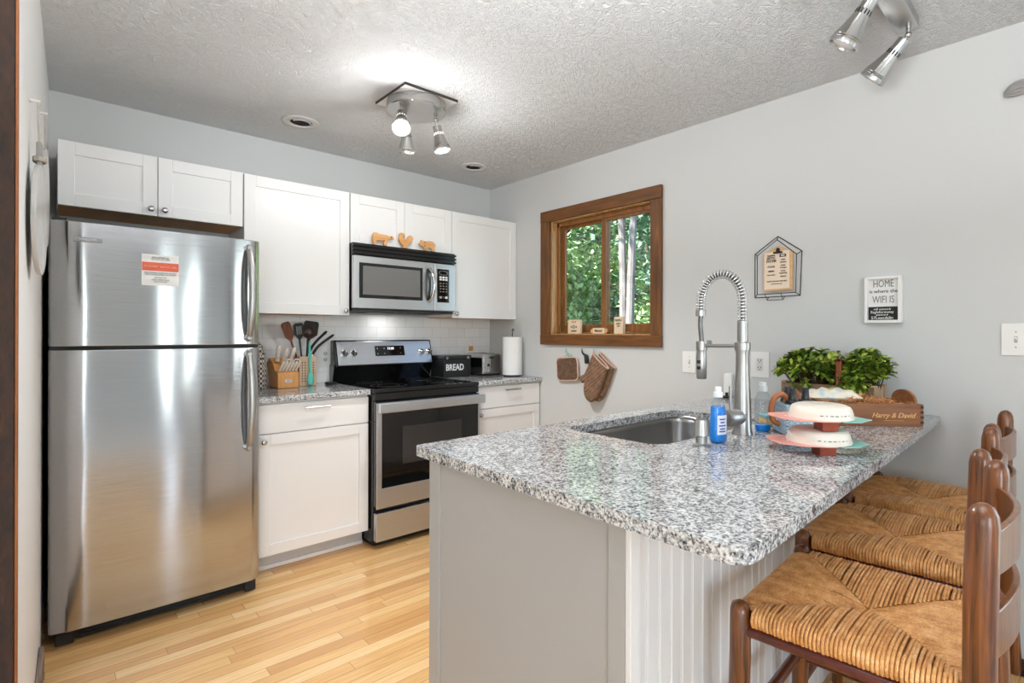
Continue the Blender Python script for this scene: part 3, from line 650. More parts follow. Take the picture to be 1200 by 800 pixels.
for (dx, dy), lab in zip([(-.030, -.030), (.026, -.002), (-.018, .036)], ['black hat-shaped cap at the front of the patterned tin lid', 'black hat-shaped cap at the right of the patterned tin lid', 'black hat-shaped cap half hidden at the back of the patterned tin lid']):
    p = loc(TINX, TINY, .9145, TR) @ Vector((dx, dy, .104))
    q = MB(); q.lathe([(.033, 0), (.034, .004), (.031, .010), (.029, .014), (.0185, .016), (.0145, .052), (.013, .054), (.002, .0545)], p, n=26, sx=.72, sy=.72)
    tag(q.build('bottle_cap', CAPB, at=p, ang=30), lab, 'cap', 'black caps on the tin')

# ---- two packaged pies on red blocks
PIEW = M('pie_cream_plastic', (232, 222, 208), .28); CORAL = M('card_coral', (226, 158, 144), .45); TEAL = M('card_teal', (146, 204, 192), .45); REDB = wood('red_wood_block', (120, 44, 26), (156, 66, 38), 0, .4)
PX, PY = 1.686, -2.984; vd = Vector((.743, -.668, 0))          # picture-right
def pie(z, label, dx, blabel, bh):
    c = Vector((PX, PY, z)) + vd * dx
    bm_ = MB(); bm_.m = loc(c.x - .012 * .743, c.y + .012 * .668, z, R(-42)); bm_.box(-.023, .023, -.074, -.026, .0, bh)
    tag(bm_.build('red_block', REDB, at=(c.x, c.y, z), bevel=.002), blabel, 'block', 'red blocks under the pies')
    z += bh + .0005; t = thing('packaged_pie', label, 'food package', (c.x, c.y, z), R(-42), 'stacked packaged pies')
    q = MB(); q.m = loc(c.x, c.y, z, R(-42)) @ Matrix.Rotation(R(1.5), 4, 'Y')
    q.prism(rounded([(-.142, .02), (-.132, -.05), (-.08, -.082), (-.02, -.086), (.02, -.084), (.02, .10), (-.07, .10), (-.125, .075)], [.02] * 8, 4), lambda a, b: (a, b, .0), lambda a, b: (a, b, .002)); q.build('coral_card', CORAL, t, smooth=False)
    q = MB(); q.m = loc(c.x, c.y, z, R(-42)) @ Matrix.Rotation(R(1.5), 4, 'Y')
    q.prism([(.0205, -.084), (.07, -.080), (.140, -.02), (.125, .05), (.05, .10), (.0205, .10)], lambda a, b: (a, b, .0), lambda a, b: (a, b, .002)); q.build('teal_card', TEAL, t, smooth=False)
    ld = MB().lathe([(.087, .0025), (.088, .007), (.0845, .013), (.085, .0155), (.081, .030), (.076, .037), (.066, .0415), (.062, .0415), (.058, .0435), (.03, .044), (.002, .044)], (c.x, c.y, z), n=40).build('dome_lid', PIEW, t, ang=60)
    q = MB()
    for k in range(7):
        a = R(-42) - pi / 2 + (k - 3) * .155; w = [.045, .02, .055, .05, .016][k % 5]
        vs = [];
        for aa in (a - w, a + w):
            for zz in (.0165, .0185): vs.append((c.x + .0855 * cos(aa), c.y + .0855 * sin(aa), z + zz))
        q.add(vs, [(0, 2, 3, 1)])
    q.build('lid_print', INK, ld, smooth=False)
    q = MB(); q.m = loc(c.x, c.y, z, R(-42))
    q.box(-.132, -.095, -.036, -.024, .0025, .0045); q.box(-.134, -.09, -.008, .004, .0025, .0045); q.box(-.128, -.088, .02, .03, .0025, .0045); q.build('card_print', M('card_white', (244, 236, 228), .6), t, smooth=False)
    return z
z1 = pie(.9145, 'lower packaged pie with cream dome lid on coral and teal card', 0, 'red-brown block under the lower pie, on the granite', .024)
pie(z1 + .0445, 'upper packaged pie with cream dome lid, on top of the other', .006, 'red-brown block between the two packaged pies', .0255)

# ---- wooden gift box with hump handles, shred, treat bag
GIFT = wood('gift_box_walnut', (110, 66, 38), (152, 98, 62), 0, .45, 55)
A = Vector((2.416, -3.09, .9145)); u = Vector((-.694, .720, 0)); w = Vector((.720, .694, 0)); ga = math.atan2(-u.y, -u.x)
GL, GD, GH = .43, .215, .083
gb = thing('gift_box', 'long wooden gift box with rounded handles and gold script on the counter', 'box', tuple(A + u * GL / 2 + w * GD / 2), ga)
def G(a, d, z): return A + u * a + w * d + Vector((0, 0, z))
def gbox(q, a0, a1, d0, d1, z0, z1): return q.add([G(a, d, z) for z in (z0, z1) for a, d in ((a0, d0), (a1, d0), (a1, d1), (a0, d1))], [(0, 3, 2, 1), (4, 5, 6, 7), (0, 1, 5, 4), (1, 2, 6, 5), (2, 3, 7, 6), (3, 0, 4, 7)])
fp = gbox(MB(), 0, GL, 0, .010, 0, GH).build('front_panel', GIFT, gb, bevel=.001)
gbox(MB(), 0, GL, GD - .010, GD, 0, GH).build('back_panel', GIFT, gb, bevel=.001)
gbox(MB(), .011, GL - .011, .011, GD - .011, .001, .008).build('bottom_panel', GIFT, gb)
for a in (.0005, GL - .0105):
    q = MB(); hump = [(.0105, .002), (GD - .0105, .002), (GD - .0105, GH)] + [(GD / 2 + .075 * cos(t) * (1 if abs(cos(t)) < .8 else 1.0), GH + .045 * max(0, sin(t)) ** 1.0) for t in [pi * k / 14 for k in range(15)]] + [(.0105, GH)]
    q.prism(hump, lambda d, z: G(a, d, z), lambda d, z: G(a + .010, d, z)); q.build('end_panel', GIFT, gb, bevel=.001)
q = MB()
for k in range(4): gbox(q, -.0006, .011, -.0006, .0104, .010 + k * .019, .020 + k * .019)
q.build('finger_joints', wood('end_grain_dark', (58, 30, 16), (76, 42, 24), 2, .6), fp, smooth=False)
text('lettering', 'Harry & David', .026, M('gold_print', (226, 180, 116), .5), fp, G(.108, -.0003, .040), -u, (0, 0, 1), shear=.35)
q = MB(); gbox(q, .07, .14, -.0008, -.0002, .0205, .0215); q.build('lettering_rule', M('gold_print2', (226, 180, 116), .5), fp, smooth=False)
# shred
rnd = random.Random(3); q = MB()
for i in range(900):
    a = rnd.uniform(.02, GL - .02); d = rnd.uniform(.02, GD - .02); z = .056 + .034 * (1 - ((a - .2) / .25) ** 2) * rnd.uniform(.6, 1.15) + .012 * sin(a * 60) * sin(d * 50)
    z = min(z, .108); th = rnd.uniform(0, 2 * pi); L = rnd.uniform(.015, .04); tilt = rnd.uniform(-.35, .35); pts = []
    for k in range(5):
        s_ = (k / 4 - .5) * L; pts.append((a + s_ * cos(th) + .003 * sin(k * 2 + i), d + s_ * sin(th) + .003 * cos(k * 1.7 + i), z + s_ * tilt + .003 * sin(k * 1.5 + i)))
    wd = .0014; nx, ny = -sin(th) * wd, cos(th) * wd; vs = []
    for (pa, pd, pz) in pts:
        pa = min(max(pa, .0135), GL - .0135); pd = min(max(pd, .0125), GD - .0125)
        vs += [G(pa - nx, pd - ny, pz), G(pa + nx, pd + ny, pz + .0008), G(pa + nx, pd + ny, pz + .0013), G(pa - nx, pd - ny, pz + .0005)]
    fs = []
    for k in range(4):
        for e in range(4): fs.append((4 * k + e, 4 * k + (e + 1) % 4, 4 * k + 4 + (e + 1) % 4, 4 * k + 4 + e))
    q.add(vs, fs)
gbox(q, .0125, GL - .0125, .0125, GD - .0125, .009, .064)
tag(q.build('paper_shred', M('kraft_shred', (206, 150, 96), .7, var=(60, .3)), smooth=False, at=tuple(A + u * GL / 2 + w * GD / 2 + Vector((0, 0, .01)))), 'crinkled kraft paper shred filling the wooden gift box', 'paper shred', kind='stuff')
# treat bag lying on the shred
q = MB(); nA, nD = 18, 10; vs = []; fs = []
bc = G(.285, .10, .076)
for sgn in (1, -1):
    for i in range(nA + 1):
        for j in range(nD + 1):
            s_, t_ = i / nA * 2 - 1, j / nD * 2 - 1; edge = (1 - abs(s_) ** 3) * (1 - abs(t_) ** 3)
            z = .030 * edge ** .6 + .005 * sin(i * 1.3 + j) * edge + .003 * cos(j * 2.2 + i * .7) * edge
            vs.append(bc + u * s_ * .105 * (1 - .12 * abs(t_)) + w * t_ * .058 + Vector((0, 0, .022 + (z if sgn > 0 else -z * .6))))
b0_ = (nA + 1) * (nD + 1)
for k in range(2):
    for i in range(nA):
        for j in range(nD): x_ = k * b0_ + i * (nD + 1) + j; fs.append((x_, x_ + 1, x_ + nD + 2, x_ + nD + 1))
q.add(vs, fs)
t = NT('printed_bag'); v = t.co((14, 14, 14)); f = t.noise(v, 1, 2).outputs[0]
t.P(Base_Color=t.ramp(f, (.32, lin((170, 198, 214))), (.42, lin((236, 226, 206))), (.60, lin((240, 232, 216))), (.68, lin((224, 168, 126)))), Roughness=.3)
tag(q.build('treat_bag', t.mat, ang=80, at=tuple(bc)), 'puffy printed cream plastic treat bag lying on the paper shred', 'bag')

# ---- crate planter with two boxwood plants
CR = wood('crate_grey_brown', (104, 78, 58), (150, 118, 92), 1, .7, 45); CRL = wood('crate_post_pale', (160, 130, 100), (190, 162, 132), 2, .7, 45)
X0, X1, Y0, Y1 = 2.555, 2.705, -2.893, -2.522
ct = thing('planter_crate', 'weathered wooden slat crate planter against the right wall', 'planter', ((X0 + X1) / 2, (Y0 + Y1) / 2, .914))
q = MB()
for z0, z1 in ((.92, .962), (.974, 1.035)): q.box(X0 - .010, X0, Y0, Y1, z0, z1)
q.build('front_slats', CR, ct, bevel=.001)
q = MB()
for z0, z1 in ((.92, .962), (.974, 1.035)): q.box(X1, X1 + .010, Y0, Y1, z0, z1)
q.build('back_slats', CR, ct, bevel=.001)
for y0, y1 in ((Y0, Y0 + .010), (Y1 - .010, Y1)):
    q = MB()
    for z0, z1 in ((.92, .962), (.974, 1.035)): q.box(X0 + .001, X1 - .001, y0, y1, z0, z1)
    q.build('end_slats', CRL, ct, bevel=.001)
for x in (X0 + .0015, X1 - .0235):
    for y in (Y0 - .008, Y1 - .014): bx(x, x + .022, y, y + .022, .9145, 1.042).build('corner_post', CRL, ct, bevel=.001)
bx(X0 + .002, X1 - .002, Y0 + .012, Y1 - .012, .916, .925).build('bottom_board', CR, ct)
q = MB(); ym = -2.762
HW = wood('handle_red_brown', (110, 52, 24), (146, 78, 40), 2, .5)
q.box(X0 - .012, X0 + .001, ym - .011, ym + .011, 1.036, 1.150); q.box(X1 - .001, X1 + .012, ym - .011, ym + .011, 1.036, 1.125); q.add([(X0 - .012, ym - .011, 1.138), (X1 + .012, ym - .011, 1.113), (X1 + .012, ym + .011, 1.113), (X0 - .012, ym + .011, 1.138), (X0 - .012, ym - .011, 1.150), (X1 + .012, ym - .011, 1.125), (X1 + .012, ym + .011, 1.125), (X0 - .012, ym + .011, 1.150)], [(0, 3, 2, 1), (4, 5, 6, 7), (0, 1, 5, 4), (1, 2, 6, 5), (2, 3, 7, 6), (3, 0, 4, 7)]); q.build('handle', HW, ct, bevel=.002)
def leafmat(name, c1, c2, c3):
    t = NT(name); v = t.co(); f = t.noise(v, 26, 2).outputs[0]
    t.P(Base_Color=t.ramp(f, (.3, lin(c1)), (.5, lin(c2)), (.68, lin(c3))), Roughness=.42, Specular_IOR_Level=.35); return t.mat
BOX = leafmat('boxwood_leaf', (48, 74, 22), (108, 136, 40), (188, 196, 84))
def leaf(q, p, d, up, L, wd, rnd):
    d = Vector(d).normalized(); s_ = d.cross(Vector(up)); s_ = s_.normalized() if s_.length > 1e-3 else d.orthogonal().normalized(); n_ = s_.cross(d)
    q.add([p, p + d * L * .35 + s_ * wd * .8 + n_ * wd * .25, p + d * L * .72 + s_ * wd + n_ * wd * .3, p + d * L - n_ * L * .08, p + d * L * .72 - s_ * wd + n_ * wd * .3, p + d * L * .35 - s_ * wd * .8 + n_ * wd * .25, p + d * L * .55],
          [(0, 1, 6), (1, 2, 6), (2, 3, 6), (3, 4, 6), (4, 5, 6), (5, 0, 6)])
def boxwood(yc, hl, label, seed, droop):
    rnd = random.Random(seed); xc = (X0 + X1) / 2; base = (xc, yc, 1.0); t = thing('boxwood_plant', label, 'plant', base, 0, 'boxwood plants in the crate')
    st = MB(); lf = MB(); tips = []
    for i in range(190):
        a = rnd.uniform(0, 2 * pi); e = rnd.uniform(.0, 1.0)
        tip = Vector((xc + .115 * cos(a) * e ** .5 * rnd.uniform(.75, 1.1), yc + hl * sin(a) * e ** .5 * rnd.uniform(.8, 1.12), 1.045 + .130 * (1 - .40 * e) * rnd.uniform(.42, 1.14)))
        if i < (3 if droop < 0 else 12): tip = Vector((X0 - .03 + rnd.uniform(-.02, .03), yc + rnd.uniform(-.5, .5) * hl * 1.3 + (droop if i < 7 else 0), rnd.uniform(1.015, 1.055)))
        if tip.x > XR - .03: tip.x = XR - .03
        b = Vector((xc + (tip.x - xc) * .25, yc + (tip.y - yc) * .5, .99)); mid = b.lerp(tip, .6) + Vector((0, 0, .02)); st.tube([b, mid, tip], .0012, 5); tips.append((b, mid, tip))
    st.build('stems', M('stem_brown', (78, 64, 34), .7), t)
    for b, mid, tip in tips:
        dr = (tip - mid).normalized()
        for k in range(11):
            p = mid.lerp(tip, .25 + .75 * (k + 1) / 11); a = k * 2.4 + rnd.random(); side = dr.orthogonal(); side.rotate(Matrix.Rotation(a, 3, dr)); dd = (dr * rnd.uniform(.3, .9) + side).normalized()
            if p.x + dd.x * .03 > XR - .004: dd.x = -abs(dd.x)
            leaf(lf, p, dd, (0, 0, 1), rnd.uniform(.026, .044), rnd.uniform(.0075, .0115), rnd)
    lf.build('foliage', BOX, t, ang=180)
boxwood(-2.625, .155, 'bushy green boxwood plant filling the crate half nearer the outlet', 5, -.02)
boxwood(-2.845, .082, 'bushy green boxwood plant trailing over the crate half nearer the gift box handle', 9, .03)

# ================================================================ ON THE BACK COUNTER
KB = wood('knife_block_maple', (196, 130, 66), (220, 160, 96), 2, .4, 40); KH = M('cream_handle', (226, 212, 196), .35, var=(50, .06)); BLADE = M('blade_steel', (190, 190, 190), .25, 1)
kx0, kx1 = 1.008, 1.128; kz = CT + .001
kb = thing('knife_block', 'light wood knife block with metal badge next to the refrigerator', 'knife block', ((kx0 + kx1) / 2, -.19, CT))
q = MB(); q.prism([(-.272, 0), (-.272, .092), (-.236, .108), (-.222, .098), (-.168, .152), (-.105, .176), (-.062, .140), (-.115, 0)], lambda a, b: (kx0, a, kz + b), lambda a, b: (kx1, a, kz + b)); q.build('wood_block', KB, kb, bevel=.003)
q = MB(); q.prism(rrect(1.047, 1.089, kz + .035, kz + .052, .006, 4), lambda a, b: (a, -.2735, b), lambda a, b: (a, -.2715, b)); bd = q.build('badge', NICKEL, kb)
text('lettering', 'KNIVES' if False else 'ooo', .014, M('badge_dark', (90, 88, 84), .4, .6), bd, (1.068, -.2737, kz + .044), (1, 0, 0), (0, 0, 1))
def kn(name, x, y, z, d, L, r, label, grp):
    d = Vector(d).normalized(); p = Vector((x, y, z)); t = thing(name, label, 'knife', p, 0, grp)
    q = MB(); q.tube([p + d * .004, p + d * L * .2, p + d * L * .5, p + d * L * .85, p + d * L], [r, r * .9, r * 1.1, r * 1.15, r * .6], 10, flat=.75); h = q.build('handle', KH, t, ang=60)
    q = MB()
    for k in (.25, .5, .75): q.sphere(p + d * L * k + Vector((0, -r * .8, -.0)) * .95, r * .28, 8)
    q.build('rivet', BLADE, h); MB().tube([p - d * .004, p + d * .005], r * .85, 8, flat=.5).build('bolster', BLADE, t)
for x, d, lab in ((1.030, (-.06, -.5, .85), 'cream handled kitchen knife in the upper left slot of the block'), (1.066, (.02, -.5, .85), 'cream handled kitchen knife in the upper middle slot of the block'), (1.103, (.10, -.45, .88), 'cream handled kitchen knife in the upper right slot of the block')):
    kn('kitchen_knife', x, -.186, kz + .138 + (.018 if x < 1.05 else .0), d, .115, .0125, lab, 'kitchen knives in the block')
names = ['first', 'second', 'third', 'fourth', 'fifth', 'sixth']
for k in range(6):
    kn('steak_knife', 1.021 + k * .0185, -.256, kz + .1005, (.16, -.62, .78), .078, .0078, f'small cream steak knife, {names[k]} from the left in the front row of the block', 'steak knives in the block')
sc = thing('kitchen_scissors', 'cream-handled scissors hooked in the knife block above the steak knives', 'scissors', (1.10, -.215, kz + .11))
for dx in (-.022, .022): MB().tube([(1.10 + dx + .021 * cos(2 * pi * i / 20), -.245 - .008 * sin(2 * pi * i / 20), kz + .152 + .017 * sin(2 * pi * i / 20)) for i in range(20)], .0048, 8, closed=True).build('finger_loop', KH, sc, ang=60)
MB().tube([(1.10, -.236, kz + .136), (1.10, -.218, kz + .112)], .008, 8, flat=.5).build('shank', BLADE, sc)

TAN = M('crock_tan', (192, 164, 134), .55, var=(20, .06)); HOLE = M('hole_dark', (40, 32, 26), .9)
ux, uy = 1.212, -.135; hw = .053
uc = thing('utensil_crock', 'tan perforated square utensil holder beside the knife block', 'utensil holder', (ux, uy, CT))
q = MB(); q.box(ux - hw, ux + hw, uy - hw, uy - hw + .004, kz, kz + .182); q.box(ux - hw, ux + hw, uy + hw - .004, uy + hw, kz, kz + .182); q.box(ux - hw, ux - hw + .004, uy - hw + .004, uy + hw - .004, kz, kz + .182); q.box(ux + hw - .004, ux + hw, uy - hw + .004, uy + hw - .004, kz, kz + .182); q.box(ux - hw + .004, ux + hw - .004, uy - hw + .004, uy + hw - .004, kz, kz + .004)
cb = q.build('holder_body', TAN, uc, bevel=.0012)
q = MB()
for i in range(5):
    for j in range(8):
        if i == 2: continue
        a = -.034 + i * .017; z = kz + .028 + j * .0165
        q.box(ux + a - .0034, ux + a + .0034, uy - hw - .0005, uy - hw + .0006, z - .004, z + .004); q.box(ux - hw - .0005, ux - hw + .0006, uy + a - .0034, uy + a + .0034, z - .004, z + .004)
q.build('punched_holes', HOLE, cb, smooth=False)
WT = wood('dark_wood_utensil', (88, 40, 18), (124, 66, 36), 2, .5)
def utensil(name, label, base, tip, mat, head, hmat=None, r=.006):
    base, tip = Vector(base), Vector(tip); d = (tip - base).normalized(); s_ = d.cross(Vector((0, -1, 0))).normalized(); n_ = Vector((0, -1, 0)); n_ = (n_ - d * n_.dot(d)).normalized()
    t = thing(name, label, 'utensil', base); L = (tip - base).length
    def F(a, b, c=0): return base + d * b + s_ * a + n_ * c
    hl = head.get('len', .09); MB().tube([base, base + d * (L - hl + .01)], r, 8).build('handle', mat, t)
    q = MB(); w = head.get('w', .03)
    if head['k'] == 'turner':
        out = [(-.008, L - hl), (.008, L - hl), (w * .95, L - hl + .03), (w, L - .012), (w - .010, L), (-w + .010, L), (-w, L - .012), (-w * .95, L - hl + .03)]
        q.prism(out, lambda a, b: F(a, b, 0), lambda a, b: F(a, b, .004)); h = q.build('blade', hmat or mat, t, bevel=.001)
        if head.get('slots'):
            q = MB()
            for sx in (-.012, 0, .012): q.prism([(sx - .003, L - hl + .03), (sx + .003, L - hl + .03), (sx + .003, L - .02), (sx - .003, L - .02)], lambda a, b: F(a, b, .0042), lambda a, b: F(a, b, .0050))
            q.build('slot', GREYP, h, smooth=False)
    elif head['k'] == 'ladle':
        q.lathe([(.002, -.028), (.018, -.025), (.031, -.012), (.034, .0), (.031, .0), (.028, -.010), (.016, -.021), (.002, -.024)], F(0, L - .03, .012), n_ * .92 + Vector((0, 0, .3)), 24, 1.2, 1.2); q.build('bowl', hmat or mat, t, ang=60)
    elif head['k'] == 'tong':
        q.tube([F(0, L - hl, 0), F(.002, L - hl * .5, .002), F(0, L, .004)], [.006, .010, .006], 8, flat=.5); q.build('grip', hmat or mat, t, ang=60)
    return t
inn = kz + .006
utensil('wooden_turner', 'dark wooden turner leaning left in the utensil holder', (1.222, -.125, inn), (1.083, -.155, 1.322), WT, dict(k='turner', len=.12, w=.029))
utensil('slotted_turner', 'black slotted turner standing in the utensil holder', (1.205, -.14, inn), (1.163, -.155, 1.318), BLACKM, dict(k='turner', len=.10, w=.033, slots=1))
utensil('flat_spatula', 'wide black spatula standing at the back of the utensil holder', (1.215, -.115, inn), (1.262, -.115, 1.332), BLACKM, dict(k='turner', len=.115, w=.047))
utensil('ladle', 'black ladle with brownish bowl in the middle of the utensil holder', (1.21, -.15, inn), (1.222, -.165, 1.290), BLACKM, dict(k='ladle', len=.05), M('ladle_brown', (66, 48, 38), .35))
def bent(label, pts):
    t = thing('tongs', label, 'utensil', pts[0]); sp_ = smooth_path(pts, 6); n_ = len(sp_); MB().tube(sp_[:n_ // 2 + 1], .004, 8).build('shaft', NICKEL, t); MB().tube(sp_[n_ // 2:], [.006] + [.0085] * (n_ - n_ // 2 - 3) + [.009, .005], 10).build('grip', BLACKM, t)
bent('black-gripped tongs sticking out right, the upper of two, in the utensil holder', [(1.195, -.125, inn), (1.225, -.13, 1.08), (1.262, -.14, 1.18), (1.345, -.15, 1.268)])
bent('black-gripped tongs sticking out right, the lower of two, in the utensil holder', [(1.205, -.155, inn), (1.235, -.155, 1.07), (1.280, -.16, 1.165), (1.385, -.165, 1.246)])
TQ = M('teal_silicone', (96, 192, 176), .5)
ts = thing('silicone_spoon', 'teal silicone spoon hanging in front of the utensil holder', 'spoon', (1.222, -.20, CT))
MB().tube([(1.222, -.200, kz + .07), (1.221, -.199, kz + .14), (1.220, -.195, kz + .21), (1.219, -.192, kz + .262)], [.0075, .0085, .0085, .006], 10).build('handle', TQ, ts)
q = MB(); q.sphere((1.222, -.205, kz + .042), 1, 16, (.021, .010, .041)); q.build('bowl', TQ, ts); MB().tube([(1.219, -.192, kz + .262), (1.220, -.192, kz + .280)], .004, 8).build('hanging_tip', TQ, ts)
sr = thing('spoon_rest', 'small black spoon rest on the granite beside the range', 'spoon rest', (1.352, -.20, CT))
q = MB(); q.prism(rounded([(1.315, -.235), (1.385, -.225), (1.392, -.165), (1.325, -.160)], [.018] * 4, 5), lambda a, b: (a, b, kz), lambda a, b: (a, b, kz + .006)); q.build('tray', BLACKM, sr, bevel=.002)
q = MB(); q.tube([(x, y, kz + .010) for x, y in rounded([(1.317, -.233), (1.383, -.223), (1.390, -.167), (1.327, -.162)], [.018] * 4, 5)], .004, 8, closed=True); q.build('rim', BLACKM, sr)
t = NT('woven_jar'); v = t.co((60, 60, 60)); ch = t.n('TexChecker', {'Vector': t.co(), 'Scale': 70.0, 'Color1': lin((196, 186, 172)), 'Color2': lin((64, 56, 50))}); t.P(Base_Color=ch.outputs[0], Roughness=.6)
jr = thing('woven_jar', 'tall slim black and cream woven jar half hidden behind the refrigerator', 'jar', (.915, -.20, CT))
MB().lathe([(.046, 0), (.050, .01), (.049, .12), (.044, .20), (.034, .225)], (.915, -.20, kz), n=26).build('jar_body', t.mat, jr, ang=50); MB().lathe([(.036, .225), (.036, .240), (.020, .262), (.006, .285), (.002, .287)], (.915, -.20, kz), n=22).build('jar_lid', t.mat, jr, ang=50)
def plate(name, label, c, wdt, hgt, wall, kind, n=1, cat='outlet', dx=0):
    """cover plate; wall 'y' faces -y, wall 'x' faces -x"""
    F = (lambda a, b, d: (c[0] + a, -d, c[1] + b)) if wall == 'y' else (lambda a, b, d: (XR - d, c[0] - a, c[1] + b))
    off = .0085 if wall == 'y' else .0005
    t = thing(name, label, cat, F(0, 0, off))
    q = MB(); q.prism(rrect(-wdt / 2, wdt / 2, -hgt / 2, hgt / 2, .004, 3), lambda a, b: F(a, b, off), lambda a, b: F(a, b, off + .0055)); q.build('cover_plate', WHITE, t, bevel=.0015)
    for k in range(n):
        a0 = (k - (n - 1) / 2) * .046 + dx
        if kind == 'duplex':
            for zz in (-.02, .02):
                q = MB(); q.prism([(a0 + .0165 * cos(x), zz + .0145 * sin(x)) for x in [2 * pi * i / 20 for i in range(20)]], lambda a, b: F(a, b, off + .005), lambda a, b: F(a, b, off + .0072)); r_ = q.build('receptacle', M('receptacle_grey', (206, 205, 202), .35), t)
                q = MB()
                for sx in (-.006, .006): q.prism([(a0 + sx - .0012, zz - .001), (a0 + sx + .0012, zz - .001), (a0 + sx + .0012, zz + .008), (a0 + sx - .0012, zz + .008)], lambda a, b: F(a, b, off + .0068), lambda a, b: F(a, b, off + .0076))
                q.prism([(a0 + .0025 * cos(x), zz - .006 + .0025 * sin(x)) for x in [2 * pi * i / 10 for i in range(10)]], lambda a, b: F(a, b, off + .0068), lambda a, b: F(a, b, off + .0076)); q.build('slots', INK, r_, smooth=False)
        elif kind == 'gfci':
            q = MB(); q.prism(rrect(a0 - .0165, a0 + .0165, -.034, .034, .002, 2), lambda a, b: F(a, b, off + .005), lambda a, b: F(a, b, off + .0075)); r_ = q.build('receptacle', M('gfci_face', (216, 215, 213), .35), t)
            q = MB()
            for zz in (-.019, .019):
                for sx in (-.0065, .0065): q.prism([(a0 + sx - .0015, zz), (a0 + sx + .0015, zz), (a0 + sx + .0015, zz + .009), (a0 + sx - .0015, zz + .009)], lambda a, b: F(a, b, off + .007), lambda a, b: F(a, b, off + .0079))
                q.prism([(a0 + .003 * cos(x), zz - .006 + .003 * sin(x)) for x in [2 * pi * i / 10 for i in range(10)]], lambda a, b: F(a, b, off + .007), lambda a, b: F(a, b, off + .0079))
            q.build('slots', INK, r_, smooth=False)
        else:
            q = MB(); q.prism([(a0 - .005, -.012), (a0 + .005, -.012), (a0 + .005, .012), (a0 - .005, .012)], lambda a, b: F(a, b, off + .005), lambda a, b: F(a, b, off + .0062)); sl_ = q.build('toggle_slot', GREYP, t)
            q = MB(); q.add([F(a0 - .004, -.006, off + .006), F(a0 + .004, -.006, off + .006), F(a0 + .004, .006, off + .006), F(a0 - .004, .006, off + .006), F(a0 - .0035, .004, off + .020), F(a0 + .0035, .004, off + .020), F(a0 + .0035, .010, off + .018), F(a0 - .0035, .010, off + .018)], [(0, 3, 2, 1), (4, 5, 6, 7), (0, 1, 5, 4), (1, 2, 6, 5), (2, 3, 7, 6), (3, 0, 4, 7)]); q.build('toggle', WHITE, t, bevel=.0008)
            q = MB()
            for zz in (-.03, .03): q.prism([(a0 + .0028 * cos(x), zz + .0028 * sin(x)) for x in [2 * pi * i / 10 for i in range(10)]], lambda a, b: F(a, b, off + .005), lambda a, b: F(a, b, off + .0063))
            q.build('cover_screw', GREYP, t)
plate('power_outlet', 'white double outlet on the tile behind the utensil holder', (1.3715, 1.099), .103, .145, 'y', 'duplex', 1, dx=.018)
plate('light_switch', 'white switch plate on the right wall behind the spray head of the faucet', (-1.888, 1.093), .086, .125, 'x', 'toggle', 1, 'switch', dx=.004)
plate('power_outlet', 'white outlet on the right wall between faucet and boxwood plant', (-2.306, 1.096), .098, .135, 'x', 'gfci')
plate('light_switch', 'white switch plate at the right wall near the stool backs', (-3.330, 1.2385), .132, .125, 'x', 'toggle', 2, 'switch')

# bread box
bb = thing('bread_box', 'black metal bread box with white word BREAD beside the range', 'bread box', (2.31, -.14, CT))
bx(2.185, 2.432, -.235, -.055, kz, 1.066).build('box_body', BLACKM, bb, bevel=.006, seg=3)
q = MB(); q.box(2.181, 2.436, -.240, -.050, 1.067, 1.090); q.build('box_lid', M('bread_lid', (40, 40, 41), .35), bb, bevel=.006, seg=3)
for x in (2.21, 2.40): MB().lathe([(.010, 0), (.010, .004), (.004, .006)], (x, -.2405, 1.072), (0, -1, 0), 14).build('latch', NICKELD, bb)
text('lettering', 'BREAD', .066, WHITEINK, bb, (2.283, -.2353, 1.000), (1, 0, 0), (0, 0, 1), bold=.0016, xs=.80)
# toaster
to = thing('toaster', 'stainless and black toaster between bread box and paper towels', 'toaster', (2.585, -.20, CT))
q = MB(); q.prism([(2.492, .018), (2.492, .135), (2.500, .160), (2.520, .172), (2.640, .172), (2.660, .160), (2.668, .135), (2.668, .018)], lambda a, b: (a, -.305, CT + b), lambda a, b: (a, -.075, CT + b)); q.build('shell', STEELF, to, bevel=.003)
q = MB(); q.box(2.4905, 2.4925, -.295, -.085, CT + .07, CT + .14); q.build('side_panel', BLACKG, to)
q = MB(); q.box(2.500, 2.660, -.308, -.304, CT + .022, CT + .165); fpn = q.build('front_panel', NICKEL, to, bevel=.004)
q = MB(); q.box(2.572, 2.577, -.3086, -.3075, CT + .06, CT + .15); q.build('lever_slot', DARKGAP, fpn); q = MB(); q.box(2.560, 2.589, -.322, -.308, CT + .135, CT + .147); q.build('lever', BLACKM, fpn, bevel=.002)
q = MB(); q.box(2.535, 2.556, -.3095, -.3078, CT + .073, CT + .094); q.build('button', BLACK, fpn); MB().lathe([(.010, 0), (.009, .010), (.002, .0105)], (2.535, -.308, CT + .042), (0, -1, 0), 16).build('dial', CHROME, fpn)
q = MB(); q.box(2.496, 2.664, -.303, -.078, CT + .001, CT + .018); q.build('base', BLACKM, to, bevel=.002)
q = MB(); q.box(2.53, 2.556, -.27, -.11, CT + .1715, CT + .1735); q.box(2.604, 2.63, -.27, -.11, CT + .1715, CT + .1735); q.build('bread_slot', DARKGAP, to)
tag(MB().prism(rrect(2.572, 2.612, 1.113, 1.153, .008, 4), lambda a, b: (a, -.0085, b), lambda a, b: (a, -.020, b)).build('wall_ornament', M('amber_wood', (206, 156, 88), .5, var=(60, .2)), bevel=.003, at=(2.592, -.01, 1.113)), 'little amber square stuck on the tile above the toaster', 'ornament')
